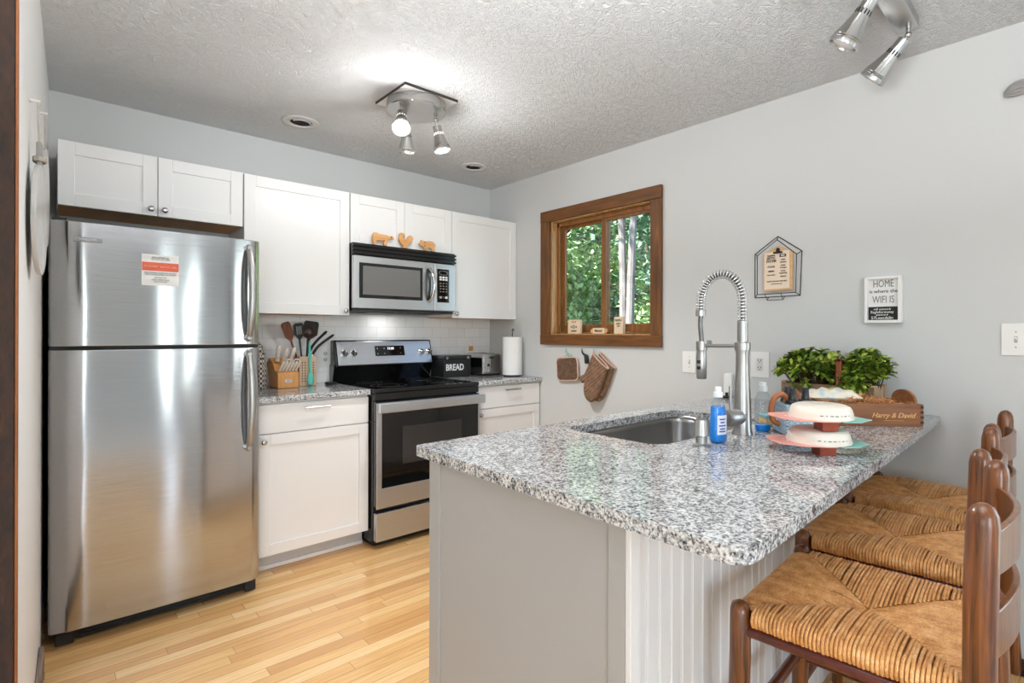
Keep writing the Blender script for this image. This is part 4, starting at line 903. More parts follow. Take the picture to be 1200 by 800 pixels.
# paper towel
ph = thing('paper_towel_holder', 'thin black wire paper towel stand in the counter corner', 'holder', (2.69, -.42, CT))
MB().lathe([(.07, 0), (.07, .006), (.064, .008), (.004, .008)], (2.69, -.42, kz), n=30).build('stand_base', BLACKM, ph)
MB().tube([(2.69, -.42, kz + .008), (2.69, -.42, kz + .335)] + arc((2.69, -.428, kz + .352), .010, -.9, 3.6, 10, ((0, 1, 0), (0, 0, 1))), .0035, 8).build('stand_rod', BLACKM, ph)
pt = thing('paper_towel_roll', 'white paper towel roll on its stand in the counter corner', 'paper towel', (2.69, -.42, CT + .01))
MB().lathe([(.022, .010), (.074, .010), (.076, .013), (.076, .297), (.074, .300), (.022, .300), (.022, .010)], (2.69, -.42, kz), n=44, caps=False).build('roll', PAPER, pt)
q = MB(); wrap(q, R(150), R(262), .011, .299, .0768, (2.69, -.42, kz), 1, 14); q.build('loose_sheet', PAPER, pt)
# wooden animals on the microwave
AN = wood('animal_maple', (200, 144, 88), (224, 172, 116), 0, .55, 30)
def animal(name, out, x0, z0, wd, hg, label, eye, y=-.386):
    q = MB(); th = .014; q.prism([(x0 + a * wd, z0 + b * hg) for a, b in out], lambda a, b: (a, y, b), lambda a, b: (a, y + th, b))
    t = thing(name, label, 'figurine', (x0 + wd / 2, y + th / 2, z0), 0, 'wooden farm animals on the microwave'); b_ = q.build('silhouette', AN, t, bevel=.0015, smooth=False)
    q = MB()
    for ex, ez in eye: q.lathe([(.0045, 0), (.0045, .0012), (.001, .0014)], (x0 + ex * wd, y - .0001, z0 + ez * hg), (0, -1, 0), 10)
    q.build('painted_dot', INK, b_, smooth=False)
cow = [(.06, .0), (.17, .0), (.19, .30), (.24, .36), (.50, .34), (.53, .0), (.66, .0), (.68, .30), (.74, .48), (.80, .58), (.86, .62), (.92, .55), (1.0, .58), (.99, .70), (.94, .80), (.88, .84), (.82, .80), (.76, .78), (.66, .84), (.30, .88), (.18, .96), (.08, .94), (.03, .80), (.01, .50), (.02, .35)]
animal('wooden_cow', cow, 1.545, 1.8245, .152, .082, 'flat wooden cow silhouette standing on the microwave', [(.86, .70), (.52, .38)])
roos = [(.30, .0), (.60, .0), (.58, .16), (.86, .42), (.99, .62), (.98, .76), (.90, .86), (.78, .88), (.66, .80), (.58, .62), (.50, .52), (.44, .60), (.42, .72), (.40, .80), (.44, .86), (.36, .96), (.26, 1.0), (.14, .97), (.06, .86), (.06, .66), (.04, .46), (.16, .30), (.34, .14)]
animal('wooden_rooster', roos, 1.728, 1.8245, .112, .100, 'flat heart-shaped wooden rooster standing on the microwave', [(.34, .74)])
pig = [(.32, .0), (.45, .0), (.47, .24), (.60, .30), (.74, .26), (.76, .0), (.90, .0), (.92, .30), (.99, .52), (1.0, .66), (.96, .70), (.90, .84), (.76, .92), (.54, .90), (.40, .86), (.30, .86), (.18, .94), (.12, .92), (.13, .80), (.08, .66), (.0, .58), (.01, .48), (.10, .42), (.20, .38), (.30, .30)]
animal('wooden_pig', pig, 1.884, 1.8245, .132, .074, 'flat wooden pig silhouette standing on the microwave', [(.34, .74), (.33, .42)])

# ================================================================ ON THE RIGHT WALL
def WX(s, z, d): return (XR - d, -s, z)
def hook(s, z, mat, label):
    t = thing('wall_hook', label, 'hook', WX(s, z - .03, .001), 0, 'animal wall hooks under the window')
    q = MB(); q.sphere(WX(s, z - .018, .012), 1, 16, (.011, .019, .020)); q.build('hook_body', mat, t)
    q = MB(); q.tube(smooth_path([WX(s - .006, z - .005, .012), WX(s - .022, z + .004, .018), WX(s - .032, z + .020, .020), WX(s - .033, z + .040, .020)], 4), [.008] * 5 + [.006] * 4 + [.004] * 4, 10); q.build('tail', mat, t)
    q = MB()
    for a in (-.009, .009): q.tube([WX(s + a, z - .030, .010), WX(s + a, z - .062, .008)], [.009, .007], 10)
    q.build('hind_legs', mat, t)
HG = M('hook_sage', (134, 172, 150), .4); HB = M('hook_black', (34, 34, 35), .35)
hook(.945, 1.112, HG, 'sage green animal hook holding the square pot holder'); hook(1.098, 1.112, HB, 'black animal hook with nothing hung on it'); hook(1.205, 1.112, HG, 'sage green animal hook holding the oven mitts')
def quilt(name, c1, c2, sc):
    t = NT(name); v = t.co(); s = t.n('SeparateXYZ', {0: v}); a = t.math('MULTIPLY', t.math('ADD', s.outputs[1], s.outputs[2]), sc); b = t.math('MULTIPLY', t.math('SUBTRACT', s.outputs[1], s.outputs[2]), sc)
    h = t.math('MULTIPLY', t.math('ABSOLUTE', t.math('SINE', a)), t.math('ABSOLUTE', t.math('SINE', b)))
    f = t.noise(v, 40, 3).outputs[0]; t.P(Base_Color=t.ramp(f, (.3, lin(c1)), (.7, lin(c2))), Roughness=.85); t.bump(h, 1.0, .012); return t.mat
QB = quilt('quilted_brown', (112, 82, 62), (142, 108, 84), 150); PINK = M('pink_binding', (202, 168, 152), .8)
pp = thing('pot_holder', 'square brown quilted pot holder with pink edging under the window', 'pot holder', WX(.93, 1.0, .02))
mt = Matrix.Translation(Vector(WX(.928, 1.004, .022))) @ Matrix.Rotation(R(-4), 4, 'X')
q = MB(); q.m = mt; q.prism(rrect(-.098, .098, -.078, .078, .028, 6), lambda a, b: (.006, -a, b), lambda a, b: (-.006, -a, b)); q.build('pad', QB, pp, bevel=.003)
q = MB(); q.m = mt; q.tube([(0, -a, b) for a, b in rrect(-.100, .100, -.080, .080, .03, 6)], .0062, 10, closed=True); q.build('binding', PINK, pp)
q = MB(); q.m = mt; q.tube(arc((0, 0, .088), .012, -.4, 3.5, 12, ((0, 1, 0), (0, 0, 1))), .003, 8); q.build('hanging_loop', PINK, pp)
mo = [(1.200, 1.128), (1.325, 1.030), (1.300, .965), (1.264, .880), (1.228, .815), (1.188, .790), (1.150, .800), (1.122, .838), (1.117, .885), (1.128, .926), (1.106, .916), (1.084, .924), (1.075, .945), (1.090, .968), (1.124, .980), (1.155, 1.032)]
def pillow(q, poly, f, T, Rr, step=.005):
    from mathutils.geometry import delaunay_2d_cdt
    P = []
    for i, p in enumerate(poly):
        a, b = Vector(p), Vector(poly[(i + 1) % len(poly)]); k = max(1, int((b - a).length / step))
        P += [a.lerp(b, j / k) for j in range(k)]
    n = len(P); P = [p for i, p in enumerate(P) if (p - P[i - 1]).length > 1e-5]; n = len(P)
    def dist(p):
        m_ = 9
        for i in range(n):
            a, b = P[i], P[(i + 1) % n]; ab = b - a; t_ = max(0, min(1, (p - a).dot(ab) / max(ab.dot(ab), 1e-12))); m_ = min(m_, (p - a - ab * t_).length)
        return m_
    def inside(p):
        c_ = False
        for i in range(n):
            a, b = P[i], P[i - 1]
            if (a.y > p.y) != (b.y > p.y) and p.x < (b.x - a.x) * (p.y - a.y) / (b.y - a.y) + a.x: c_ = not c_
        return c_
    pts = list(P); xs = [p.x for p in P]; ys = [p.y for p in P]; x = min(xs)
    while x < max(xs):
        y = min(ys)
        while y < max(ys):
            p = Vector((x, y))
            if inside(p) and dist(p) > step * .5: pts.append(p)
            y += step
        x += step
    vo, eo, fo, *_ = delaunay_2d_cdt(pts, [(i, (i + 1) % n) for i in range(n)], [], 1, 1e-7)
    hs = [T * math.sqrt(max(0, 1 - (1 - min(dist(v) / Rr, 1)) ** 2)) for v in vo]; N = len(vo)
    q.add([f(v.x, v.y, h) for v, h in zip(vo, hs)] + [f(v.x, v.y, -h) for v, h in zip(vo, hs)], [tuple(t_) for t_ in fo] + [tuple(N + i for i in reversed(t_)) for t_ in fo])
def mitt(label, ds, dz, d0, mat, seed):
    t = thing('oven_mitt', label, 'oven mitt', WX(1.2 + ds, .95 + dz, d0), 0, 'brown oven mitts on the hook')
    pl = rounded(mo, [.004, .004] + [.02] * 7 + [.004] + [.012] * 4 + [.01, .02], 4); q = MB(); pillow(q, [(s + ds, z + dz) for s, z in pl], lambda s, z, h: WX(s, z, d0 + .015 + h), .0155, .018); q.build('mitt_body', mat, t, ang=75)
    a, b = Vector(WX(1.196 + ds, 1.131 + dz, d0 + .015)), Vector(WX(1.330 + ds, 1.027 + dz, d0 + .015)); nn = Vector((1, 0, 0)); q = MB()
    lp = []
    for k in range(20):
        th = 2 * pi * k / 20; c_ = (a + b) / 2; lp.append(c_ + (a - b) / 2 * cos(th) + nn * .019 * sin(th))
    q.tube(lp, .0045, 8, closed=True); q.build('cuff_lining', PINK, t)
def ribbed(name):
    t = NT(name); v = t.co(); s = t.n('SeparateXYZ', {0: v}); a = t.math('ADD', t.math('MULTIPLY', s.outputs[1], 170.0), t.math('MULTIPLY', s.outputs[2], 250.0))
    f = t.noise(v, 14, 3, .6, 1.0).outputs[0]; h = t.math('SINE', t.math('ADD', a, t.math('MULTIPLY', f, 9.0)))
    t.P(Base_Color=t.ramp(t.noise(v, 50, 3).outputs[0], (.3, lin((104, 78, 58))), (.7, lin((136, 104, 80)))), Roughness=.8); t.bump(h, .5, .004); return t.mat
RIB = ribbed('ribbed_brown')
mitt('back oven mitt of the pair, mostly hidden behind the other', .030, .004, .006, RIB, 1); mitt('front brown ribbed oven mitt of the pair under the window', 0, 0, .042, RIB, 2)
# window sill ornaments
CRM = M('cream_block', (226, 202, 172), .6, var=(30, .04)); sz = WZ0 + .0115
def sillblock(name, label, s0, s1, h, x0, x1, lines, cat='ornament'):
    t = thing(name, label, cat, ((x0 + x1) / 2, -(s0 + s1) / 2, sz)); b_ = bx(x0, x1, -s1, -s0, sz, sz + h).build('block', CRM, t, bevel=.002)
    for z, sz_, tx in lines: text('lettering', tx, sz_, INK, b_, (x0 - .0002, -(s0 + s1) / 2, sz + z), (0, -1, 0), (0, 0, 1), bold=.0004)
    return t
sillblock('wood_sign', 'square cream block sign at the left end of the window sill', .893, 1.012, .100, 2.815, 2.838, [(.080, .022, '* ^ *'), (.050, .026, 'o-[]-o'), (.020, .018, 'camper')])
t = sillblock('small_plaque', 'low cream plaque with scrolled ends in the middle of the sill', 1.130, 1.232, .040, 2.815, 2.830, [(.020, .022, 'Blessed')])
for s_ in (1.122, 1.240): MB().lathe([(.016, -.006), (.017, 0), (.016, .006)], WX(s_, sz + .0185, -.0265), (1, 0, 0), 16).build('scroll_end', AN, t)
sillblock('wood_sign', 'tall cream block sign at the right end of the window sill', 1.318, 1.392, .112, 2.812, 2.842, [(.088, .020, 'FAITH'), (.066, .012, 'FAMILY'), (.050, .010, 'LOVE')])
# house wire frame and clipboard
WIRE = M('wire_black', (40, 40, 42), .4, .6)
hf = thing('wire_frame', 'black house-shaped wire wall frame around the clipboard', 'frame', WX(2.39, 1.60, .002))
o_ = [(2.278, 1.449), (2.278, 1.680), (2.398, 1.760), (2.515, 1.672), (2.507, 1.451)]; i_ = [(2.312, 1.462), (2.312, 1.664), (2.413, 1.735), (2.508, 1.652), (2.504, 1.464)]
P0 = [Vector(WX(s, z, .003)) for s, z in o_]; P1 = [Vector(WX(s, z, .050)) for s, z in i_]; q = MB()
for L in (P0, P1):
    for a, b in zip(L, L[1:] + L[:1]): q.tube([a, b], .0021, 6)
for a, b in zip(P0, P1): q.tube([a, b], .0021, 6)
q.tube([WX(2.352, 1.463, .05), WX(2.352, 1.432, .025), WX(2.352, 1.450, .003)], .0014, 6); q.tube([WX(2.432, 1.463, .05), WX(2.432, 1.432, .025), WX(2.432, 1.450, .003)], .0014, 6); q.tube([WX(2.352, 1.432, .025), WX(2.432, 1.432, .025)], .0014, 6)
q.build('wire', WIRE, hf)
cl = thing('clipboard', 'small wooden clipboard with printed notice inside the wire frame', 'clipboard', WX(2.407, 1.58, .02))
q = MB(); q.prism([(2.334, 1.478), (2.480, 1.480), (2.480, 1.672), (2.440, 1.690), (2.407, 1.709), (2.370, 1.690), (2.334, 1.672)], lambda s, z: WX(s, z, .020), lambda s, z: WX(s, z, .026)); q.build('board', wood('clip_ply', (196, 150, 100), (220, 180, 130), 1, .5), cl, bevel=.001)
q = MB(); q.prism([(2.338, 1.488), (2.466, 1.490), (2.466, 1.681), (2.338, 1.678)], lambda s, z: WX(s, z, .0265), lambda s, z: WX(s, z, .0275)); pg = q.build('notice', M('notice_paper', (234, 212, 190), .8), cl, smooth=False)
def wt(par, tx, s, z, size, mat=INK, d=.0277, **k): text('lettering', tx, size, mat, par, WX(s, z, d), (0, -1, 0), (0, 0, 1), **k)
for z, sz_, tx in ((1.660, .012, 'Sensitive'), (1.646, .0165, 'SEPTIC'), (1.631, .0165, 'SYSTEM'), (1.602, .013, 'PLEASE'), (1.580, .013, 'refrain'), (1.560, .006, 'FROM FLUSHING')): wt(pg, tx, 2.374, z, sz_, bold=.0004 if sz_ > .01 and tx != 'PLEASE' else 0, xs=.9)
q = MB(); q.prism([(2.416, 1.649), (2.448, 1.649), (2.448, 1.664), (2.416, 1.664)], lambda s, z: WX(s, z, .0275), lambda s, z: WX(s, z, .0279)); nb = q.build('notice_patch', INK, pg, smooth=False); wt(nb, 'NO', 2.432, 1.6565, .012, WHITEINK, .028, bold=.0004)
for z, tx in ((1.635, 'WIPES'), (1.622, 'DIAPERS'), (1.606, 'PAPER'), (1.594, 'TOWELS'), (1.578, 'FLOSS'), (1.566, 'TAMPONS'), (1.550, 'GREASE')): wt(pg, tx, 2.434, z, .0085, bold=.0002)
wt(pg, 'THANK YOU FOR YOUR HELP', 2.402, 1.527, .0075, bold=.0002); wt(pg, 'only flush toilet paper', 2.402, 1.514, .0065)
q = MB(); q.prism([(2.386, 1.668), (2.432, 1.668), (2.430, 1.677), (2.388, 1.677)], lambda s, z: WX(s, z, .027), lambda s, z: WX(s, z, .036)); q.prism([(2.400, 1.676), (2.418, 1.676), (2.418, 1.690), (2.413, 1.697), (2.405, 1.697), (2.400, 1.690)], lambda s, z: WX(s, z, .027), lambda s, z: WX(s, z, .033)); q.build('bulldog_clip', BLACK, cl, bevel=.001)
# wifi sign
sg = thing('framed_sign', 'white box-framed sign about home and wifi on the right wall', 'sign', WX(2.867, 1.41, .001))
s0, s1, z0, z1 = 2.797, 2.938, 1.309, 1.517; fw_ = .012; q = MB()
for a, b, c_, d_ in ((s0, s0 + fw_, z0, z1), (s1 - fw_, s1, z0, z1), (s0 + fw_, s1 - fw_, z1 - fw_, z1), (s0 + fw_, s1 - fw_, z0, z0 + fw_)): q.box(XR - .034, XR - .001, -b, -a, c_, d_)
q.build('sign_frame', WHITE, sg, bevel=.0012)
bd = bx(XR - .018, XR - .002, -s1 + fw_, -s0 - fw_, z0 + fw_, z1 - fw_).build('sign_board', M('sign_white', (230, 229, 227), .6), sg, smooth=False)
for z, sz_, tx, k in ((1.483, .046, 'HOME', .62), (1.450, .023, 'is where the', .95), (1.412, .046, 'WIFI IS', .62)): wt(bd, tx, (s0 + s1) / 2, z, sz_, INKG if k < .9 else INK, .0182, xs=k)
q = bx(XR - .0195, XR - .0178, -s1 + fw_ + .004, -s0 - fw_ - .001, z0 + fw_ + .001, 1.381).build('chalk_panel', M('chalk_black', (18, 18, 18), .7), bd, smooth=False)
for z, sz_, tx in ((1.370, .013, 'wifi network'), (1.357, .016, 'Eagleformway'), (1.345, .012, 'password'), (1.331, .018, '57Leandalin')): wt(q, tx, (s0 + s1) / 2 - .004, z, sz_, WHITEINK, .0197)
# made-up ribbed grey shape standing in for a blurred ceiling fan blade
so = thing('ribbed_wall_shape', 'small made-up ribbed grey shape high on the right wall', 'ornament', WX(3.30, 2.21, .001))
q = MB()
for k in range(5): q.tube(smooth_path([WX(3.272, 2.194 + .003 * k, .006), WX(3.305, 2.186 + .011 * k, .018 + .004 * (2 - abs(k - 2))), WX(3.35, 2.194 + .010 * k, .010)], 5), [.005] * 2 + [.007] * 7 + [.005] * 2, 8)
q.build('shell', M('ribbed_grey', (150, 147, 144), .6), so)

# ================================================================ LEFT WALL: hung boards
HK = M('hook_white', (214, 210, 204), .5); ROPE = M('jute_string', (176, 168, 156), .9); MARB = M('grey_marble', (196, 194, 191), .3, var=(9, .12))
def hung(label, y, z, ry, rz, hz, hooky, hookz, tilt, off, handle):
    t = thing('serving_board', label, 'serving board', (lx(y) + .03, y, z)); cx = lx(y) + off
    mt = Matrix.Translation((cx, y, z)) @ Matrix.Rotation(tilt, 4, 'Z'); q = MB(); q.m = mt
    q.prism([(ry * cos(2 * pi * i / 40), rz * sin(2 * pi * i / 40)) for i in range(40)], lambda a, b: (0, a, b), lambda a, b: (.012, a, b)); q.build('board', MARB, t, bevel=.003)
    if handle:
        q = MB(); q.m = mt; q.box(0, .012, -.018, .018, rz - .006, rz + hz); q.build('handle', M('grey_wood_handle', (150, 147, 142), .5), t, bevel=.004)
        q = MB(); q.m = mt; q.tube([(.006 + .012 * cos(2 * pi * i / 12), .022 * sin(2 * pi * i / 12), rz + .012 + .004 * (i // 12) - 0) for i in range(36)], .004, 6); q.build('cord_wrap', ROPE, t)
    top = rz + (hz if handle else 0); a = mt @ Vector((.006, -.012, top - .004)); b = mt @ Vector((.006, .012, top - .004)); h = Vector((lx(hooky) + .018, hooky, hookz))
    q = MB(); q.tube([a, h], .0018, 6); q.tube([b, h], .0018, 6); q.build('hanging_string', ROPE, t)
    k = thing('wall_peg', 'white wall peg holding the ' + ('grey board with cord-wrapped handle' if handle else 'plain oval board nearer the refrigerator'), 'peg', (lx(hooky), hooky, hookz))
    MB().lathe([(.008, 0), (.005, .003), (.004, .020), (.007, .024), (.002, .025)], (lx(hooky) + .0008, hooky, hookz - .004), (1, 0, 0), 12).build('peg', HK, k)
hung('round grey board with cord-wrapped handle hung on the left wall', -1.53, 1.575, .150, .155, .065, -1.53, 1.915, R(-4.5), .016, True)
hung('plain oval grey board hung on the left wall nearer the refrigerator', -1.02, 1.735, .105, .175, 0, -1.02, 2.04, R(-4), .012, False)

# ================================================================ CEILING
def downlight(x, y, label):
    t = thing('recessed_downlight', label, 'downlight', (x, y, H), 0, 'recessed ceiling lights')
    MB().lathe([(.098, -.0005), (.098, -.004), (.092, -.007), (.066, -.009), (.060, -.006), (.057, -.001)], (x, y, H), n=40, caps=False).build('trim_ring', M('downlight_trim', (206, 203, 200), .5), t, ang=50)
    MB().lathe([(.058, -.001), (.058, -.0025), (.001, -.0025)], (x, y, H), n=36).build('dark_opening', DARKGAP, t)
    q = MB(); q.tube([(x + .05 * cos(a), y + .05 * sin(a), H - .006) for a in [R(200 + 6 * k) for k in range(24)]], .006, 8); q.build('eyeball_rim', M('downlight_inner', (180, 178, 175), .4), t)
downlight(1.082, -.430, 'recessed ceiling downlight in front of the tall cabinet beside the refrigerator'); downlight(2.312, -.430, 'recessed ceiling downlight nearer the window corner')

def head(piv, d, root, lit, L=.155, r0=.024, r1=.050, e=30, beam=60, spot=True, kn=.03):
    """one spot head: knuckle at piv, head axis along d"""
    d = Vector(d).normalized(); piv = Vector(piv); p0 = piv + d * kn
    q = MB(); q.sphere(piv, .012, 12); q.tube([piv, p0 + d * .01], .007, 10); q.build('swivel', NICKELD, root)
    q = MB(); prof = [(.012, 0), (r0, .004), (r0 * .96, L * .22), (r0 * 1.05, L * .28), (r0 * 1.12, L * .40), (r1 * .82, L * .72), (r1 * .96, L * .84), (r1 * .93, L * .855), (r1 * .99, L * .89), (r1 * .96, L * .905), (r1, L * .94), (r1 * 1.0, L), (r1 * .93, L), (r1 * .86, L * .93), (.004, L * .90)]
    q.lathe(prof, p0, d, 32); h = q.build('spot_head', NICKEL, root, ang=35)
    q = MB()
    m3 = rot_to(d)
    for k in range(14):
        a = 2 * pi * k / 14; rr = r0 * 1.085; c_ = Vector((cos(a), sin(a), 0)); tg = Vector((-sin(a), cos(a), 0)); vs = []
        for zz, ww in ((L * .29, .0022), (L * .385, .0026)):
            rz_ = r0 * (1.05 + .07 * (zz / L - .28) / .12) + .0006
            vs += [p0 + m3 @ (c_ * rz_ - tg * ww + Vector((0, 0, zz))), p0 + m3 @ (c_ * rz_ + tg * ww + Vector((0, 0, zz)))]
        q.add(vs, [(0, 1, 3, 2)])
    q.build('vent_slots', LAMPSLOT if lit else DARKGAP, h, smooth=False)
    face = p0 + d * L * .945
    MB().lathe([(r1 * .84, -.004), (r1 * .86, .0), (r1 * .6, .008), (.002, .012)], face, d, 28).build('bulb_face', LAMP if lit else M('bulb_unlit', (196, 194, 190), .25), h)
    if lit and spot:
        l = bpy.data.lights.new('bulb_light', 'POINT'); l.energy = e; l.shadow_soft_size = .03; l.color = (.97, .985, 1)
        o = bpy.data.objects.new('bulb_light', l); COL.objects.link(o); o.parent = h
        r = root
        o.matrix_local = r.matrix_basis.inverted() @ (Matrix.Translation(face + d * .045) @ (rot_to(-d).to_4x4()))
        l = bpy.data.lights.new('bulb_beam', 'SPOT'); l.energy = beam; l.spot_size = R(105); l.spot_blend = .9; l.shadow_soft_size = .03; l.color = (.97, .985, 1)
        o = bpy.data.objects.new('bulb_beam', l); COL.objects.link(o); o.parent = h
        o.matrix_local = r.matrix_basis.inverted() @ (Matrix.Translation(face + d * .03) @ (rot_to(-d).to_4x4()))
SPOT_E = 7
lc = thing('ceiling_spotlight', 'brushed nickel round ceiling fixture with lit spot heads over the kitchen', 'ceiling light', (1.43, -1.12, H))
bx(1.278, 1.582, -1.272, -.968, H - .012, H - .0005).build('mounting_plate', M('plate_white', (226, 226, 226), .7), lc, bevel=.001)
q = MB(); q.box(1.278, 1.582, -1.2755, -1.2722, H - .013, H - .0006); q.box(1.2745, 1.2778, -1.2755, -.968, H - .013, H - .0006); q.build('plate_shadow_strips', M('painted_gap_shadow', (60, 55, 50), .8), lc, smooth=False)  # shadow line painted as dark strips along the plate's near edges
MB().lathe([(.147, -.012), (.152, -.014), (.152, -.054), (.148, -.058), (.002, -.054)], (1.43, -1.12, H), n=48, caps=True).build('canopy', NICKEL, lc, ang=35)
for p_, d_, lit in (((1.338, -1.128, 2.395), (-.32, -.56, -.86), True), ((1.540, -1.128, 2.395), (.20, -.10, -.97), True), ((1.415, -1.035, 2.385), (.16, .20, -.96), False)):
    hb = Vector(p_); MB().tube([hb + Vector((0, 0, .016)), hb], .006, 10).build('stem', NICKELD, lc); head(p_, d_, lc, lit, e=SPOT_E, L=.135, r1=.046)
bl = thing('bar_spotlight', 'brushed metal bar ceiling fixture with unlit spot heads over the peninsula', 'ceiling light', (2.0, -3.03, H))
q = MB(); q.m = Matrix.Translation((2.455, -3.028, 0)) @ Matrix.Rotation(R(2), 4, 'Z'); q.box(-1.15, 0, -.038, .038, 2.424, H - .0005); q.build('mounting_bar', NICKEL, bl, bevel=.006, seg=3)
for p_, d_ in (((2.440, -3.035, 2.402), (.03, .70, -.72)), ((2.045, -3.035, 2.402), (-.06, .57, -.85)), ((1.60, -3.03, 2.385), (-.3, .1, -.8))):
    hb = Vector(p_); MB().tube([Vector((hb.x, hb.y, 2.4235)), hb], .008, 10).build('stem', NICKELD, bl); head(p_, d_, bl, False, L=.165, r1=.050, kn=.014)

# ================================================================ STOOLS
WDT, DPT = .43, .404; SZ = .640
def make_stool(label):
    t = thing('bar_stool', label, 'stool', (0, 0, 0), 0, 'rush-seat stools along the peninsula'); hx, hy = WDT / 2, DPT / 2 
    for sx in (-1, 1):
        q = MB(); q.tube([(sx * (hx + .012), hy + .012, .001), (sx * (hx + .006), hy + .006, .30), (sx * hx, hy, .55), (sx * hx, hy, .650), (sx * hx, hy, .664), (sx * hx, hy, .671)], [.018, .021, .0225, .0215, .017, .006], 18); q.build('leg', STOOLW, t, ang=50)
        q = MB(); q.tube([(sx * (hx + .008), -hy - .035, .001), (sx * (hx + .003), -hy - .012, .35), (sx * hx, -hy, SZ), (sx * hx, -hy - .001, .80), (sx * hx, -hy - .004, .938), (sx * hx, -hy - .0045, .956), (sx * hx, -hy - .005, .968), (sx * hx, -hy - .005, .974)], [.019, .022, .0235, .0240, .0235, .021, .015, .006], 20); q.build('leg', STOOLW, t, ang=50)
    # rush seat: strands wrapped over the rails, four triangles
    q = MB(); a, b = hx - .003, hy - .003; rnd = random.Random(2)
    def side(ax, half, dep, N, r, lift):
        for i in range(N):
            s_ = -half + .024 + (2 * half - .048) * (i + .5) / N; de = dep * (1 - abs(s_) / half) 
            de = max(de, .012); j = rnd.uniform(-.0012, .0012); j2 = rnd.uniform(-.002, .002); zc = SZ
            pr = [(.030, -.022), (.004, -.021), (-.013, -.012), (-.018, .001), (-.013, .013), (.002, .0185 + lift)]
            for k in range(1, 5):
                f = k / 4; dd = .002 + (de - .002) * f; pr.append((dd, .0185 + lift + .004 * sin(pi * min(1, dd / dep)) - .016 * (dd / dep) ** 1.5 + (-.004 if k == 4 else 0)))
            pts = []
            for n_, (d, z) in enumerate(pr):
                p = {'f': (s_ + j2 * (n_ > 5), b - d), 'k': (s_ + j2 * (n_ > 5), -b + d), 'l': (-a + d, s_ + j2 * (n_ > 5)), 'r': (a - d, s_ + j2 * (n_ > 5))}[ax]
                pts.append((p[0], p[1], zc + z + j))
            q.tube(pts, r * rnd.uniform(.9, 1.08), 6, caps=True)
    side('l', b, a, 46, .0037, .002); side('r', b, a, 46, .0037, .002); side('f', a, b, 88, .0027, .0); side('k', a, b, 88, .0027, .0)
    for sx in (-1, 1):
        for sy in (-1, 1):
            for k in range(5): q.tube([(sx * (a - .030 + k * .006), sy * (b + .015 - k * .001), SZ + .010 - .002 * k), (sx * (a - .034 + k * .005), sy * (b - .03), SZ + .017), (sx * (a - .05), sy * (b - .055 - .004 * k), SZ + .012)], .0042, 6)
    q.box(-a + .008, a - .008, -b + .008, b - .008, SZ - .018, SZ - .002)
    q.build('rush_seat', RUSH, t, ang=70)
    for (x0, y0, x1, y1) in ((-hx, hy, hx, hy), (-hx, -hy, hx, -hy), (-hx, -hy, -hx, hy), (hx, -hy, hx, hy)):
        MB().tube([(x0, y0, SZ - .030), (x1, y1, SZ - .030)], .0125, 12).build('seat_rail', STOOLD, t)
    def slat(z0, z1):
        n = 14; vs = []; y0 = -hy - .006
        for i in range(n + 1):
            f = i / n; x = -hx + 2 * hx * f; y = y0 - .036 * sin(pi * f)
            tz = .010 * sin(pi * f)
            vs += [(x, y - .006, z0 - .0), (x, y + .006, z0 - .0), (x, y + .006, z1 + tz), (x, y - .006, z1 + tz)]
        fs = [(4 * i + e, 4 * i + (e + 1) % 4, 4 * i + 4 + (e + 1) % 4, 4 * i + 4 + e) for i in range(n) for e in range(4)] + [(3, 2, 1, 0), (4 * n, 4 * n + 1, 4 * n + 2, 4 * n + 3)]
        MB().add(vs, fs).build('back_slat', STOOLW, t, bevel=.003, seg=3)
    slat(.842, .915); slat(.700, .778)
    for z, ins in ((.37, .007), (.20, .010)): MB().tube([(-hx - ins, hy + ins, z), (hx + ins, hy + ins, z)], .013, 12).build('rung', STOOLH, t)
    for z in (.36, .17):
        for sx in (-1, 1): MB().tube([(sx * (hx + .006), hy + .007, z), (sx * (hx + .004), -hy - .016, z)], .0125, 12).build('rung', STOOLH, t)
    MB().tube([(-hx - .006, -hy - .020, .25), (hx + .006, -hy - .020, .25)], .0125, 12).build('rung', STOOLH, t)
    return t
labs = ['nearest dark wooden bar stool with woven rush seat, under the counter corner', 'middle dark wooden bar stool with woven rush seat', 'farthest dark wooden bar stool with woven rush seat, next to the right wall']
s0_ = make_stool(labs[0])
def copy_tree(o, parent=None):
    c = o.copy(); COL.objects.link(c)
    if parent: c.parent = parent
    for ch in list(o.children): copy_tree(ch, c)
    return c
for i, (x, y, a) in enumerate([(1.3555, -3.2065, 4.5), (1.9095, -3.128, 4.5), (2.440, -3.093, 2.0)]):
    o = s0_ if i == 0 else copy_tree(s0_)
    o.location = (x, y, 0); o.rotation_euler = (0, 0, R(a)); o['label'] = labs[i]

# ---- floor register by the right wall; black mat in front of the sink cabinet
fr_ = thing('floor_register', 'dark bronze floor register at the foot of the right wall', 'floor vent', (2.72, -3.40, 0))
bx(2.66, 2.785, -3.56, -3.27, .0005, .012).build('register_frame', M('register_bronze', (44, 30, 24), .5, .4), fr_, bevel=.003)
q = MB()
for k in range(12): q.box(2.675, 2.770, -3.545 + k * .0225, -3.533 + k * .0225, .0118, .015)
q.build('register_grille', M('register_dark', (30, 22, 18), .5, .5), fr_)
fm = thing('floor_mat', 'black lattice kitchen mat on the floor before the sink', 'mat', (2.1, -1.80, 0))
q = MB(); q.box(1.72, 2.55, -2.08, -2.055, .001, .012); q.box(1.72, 2.55, -1.545, -1.52, .001, .012); q.box(1.72, 1.745, -2.055, -1.545, .001, .012); q.box(2.525, 2.55, -2.055, -1.545, .001, .012); q.build('mat_border', BLACKM, fm, bevel=.002)
q = MB()
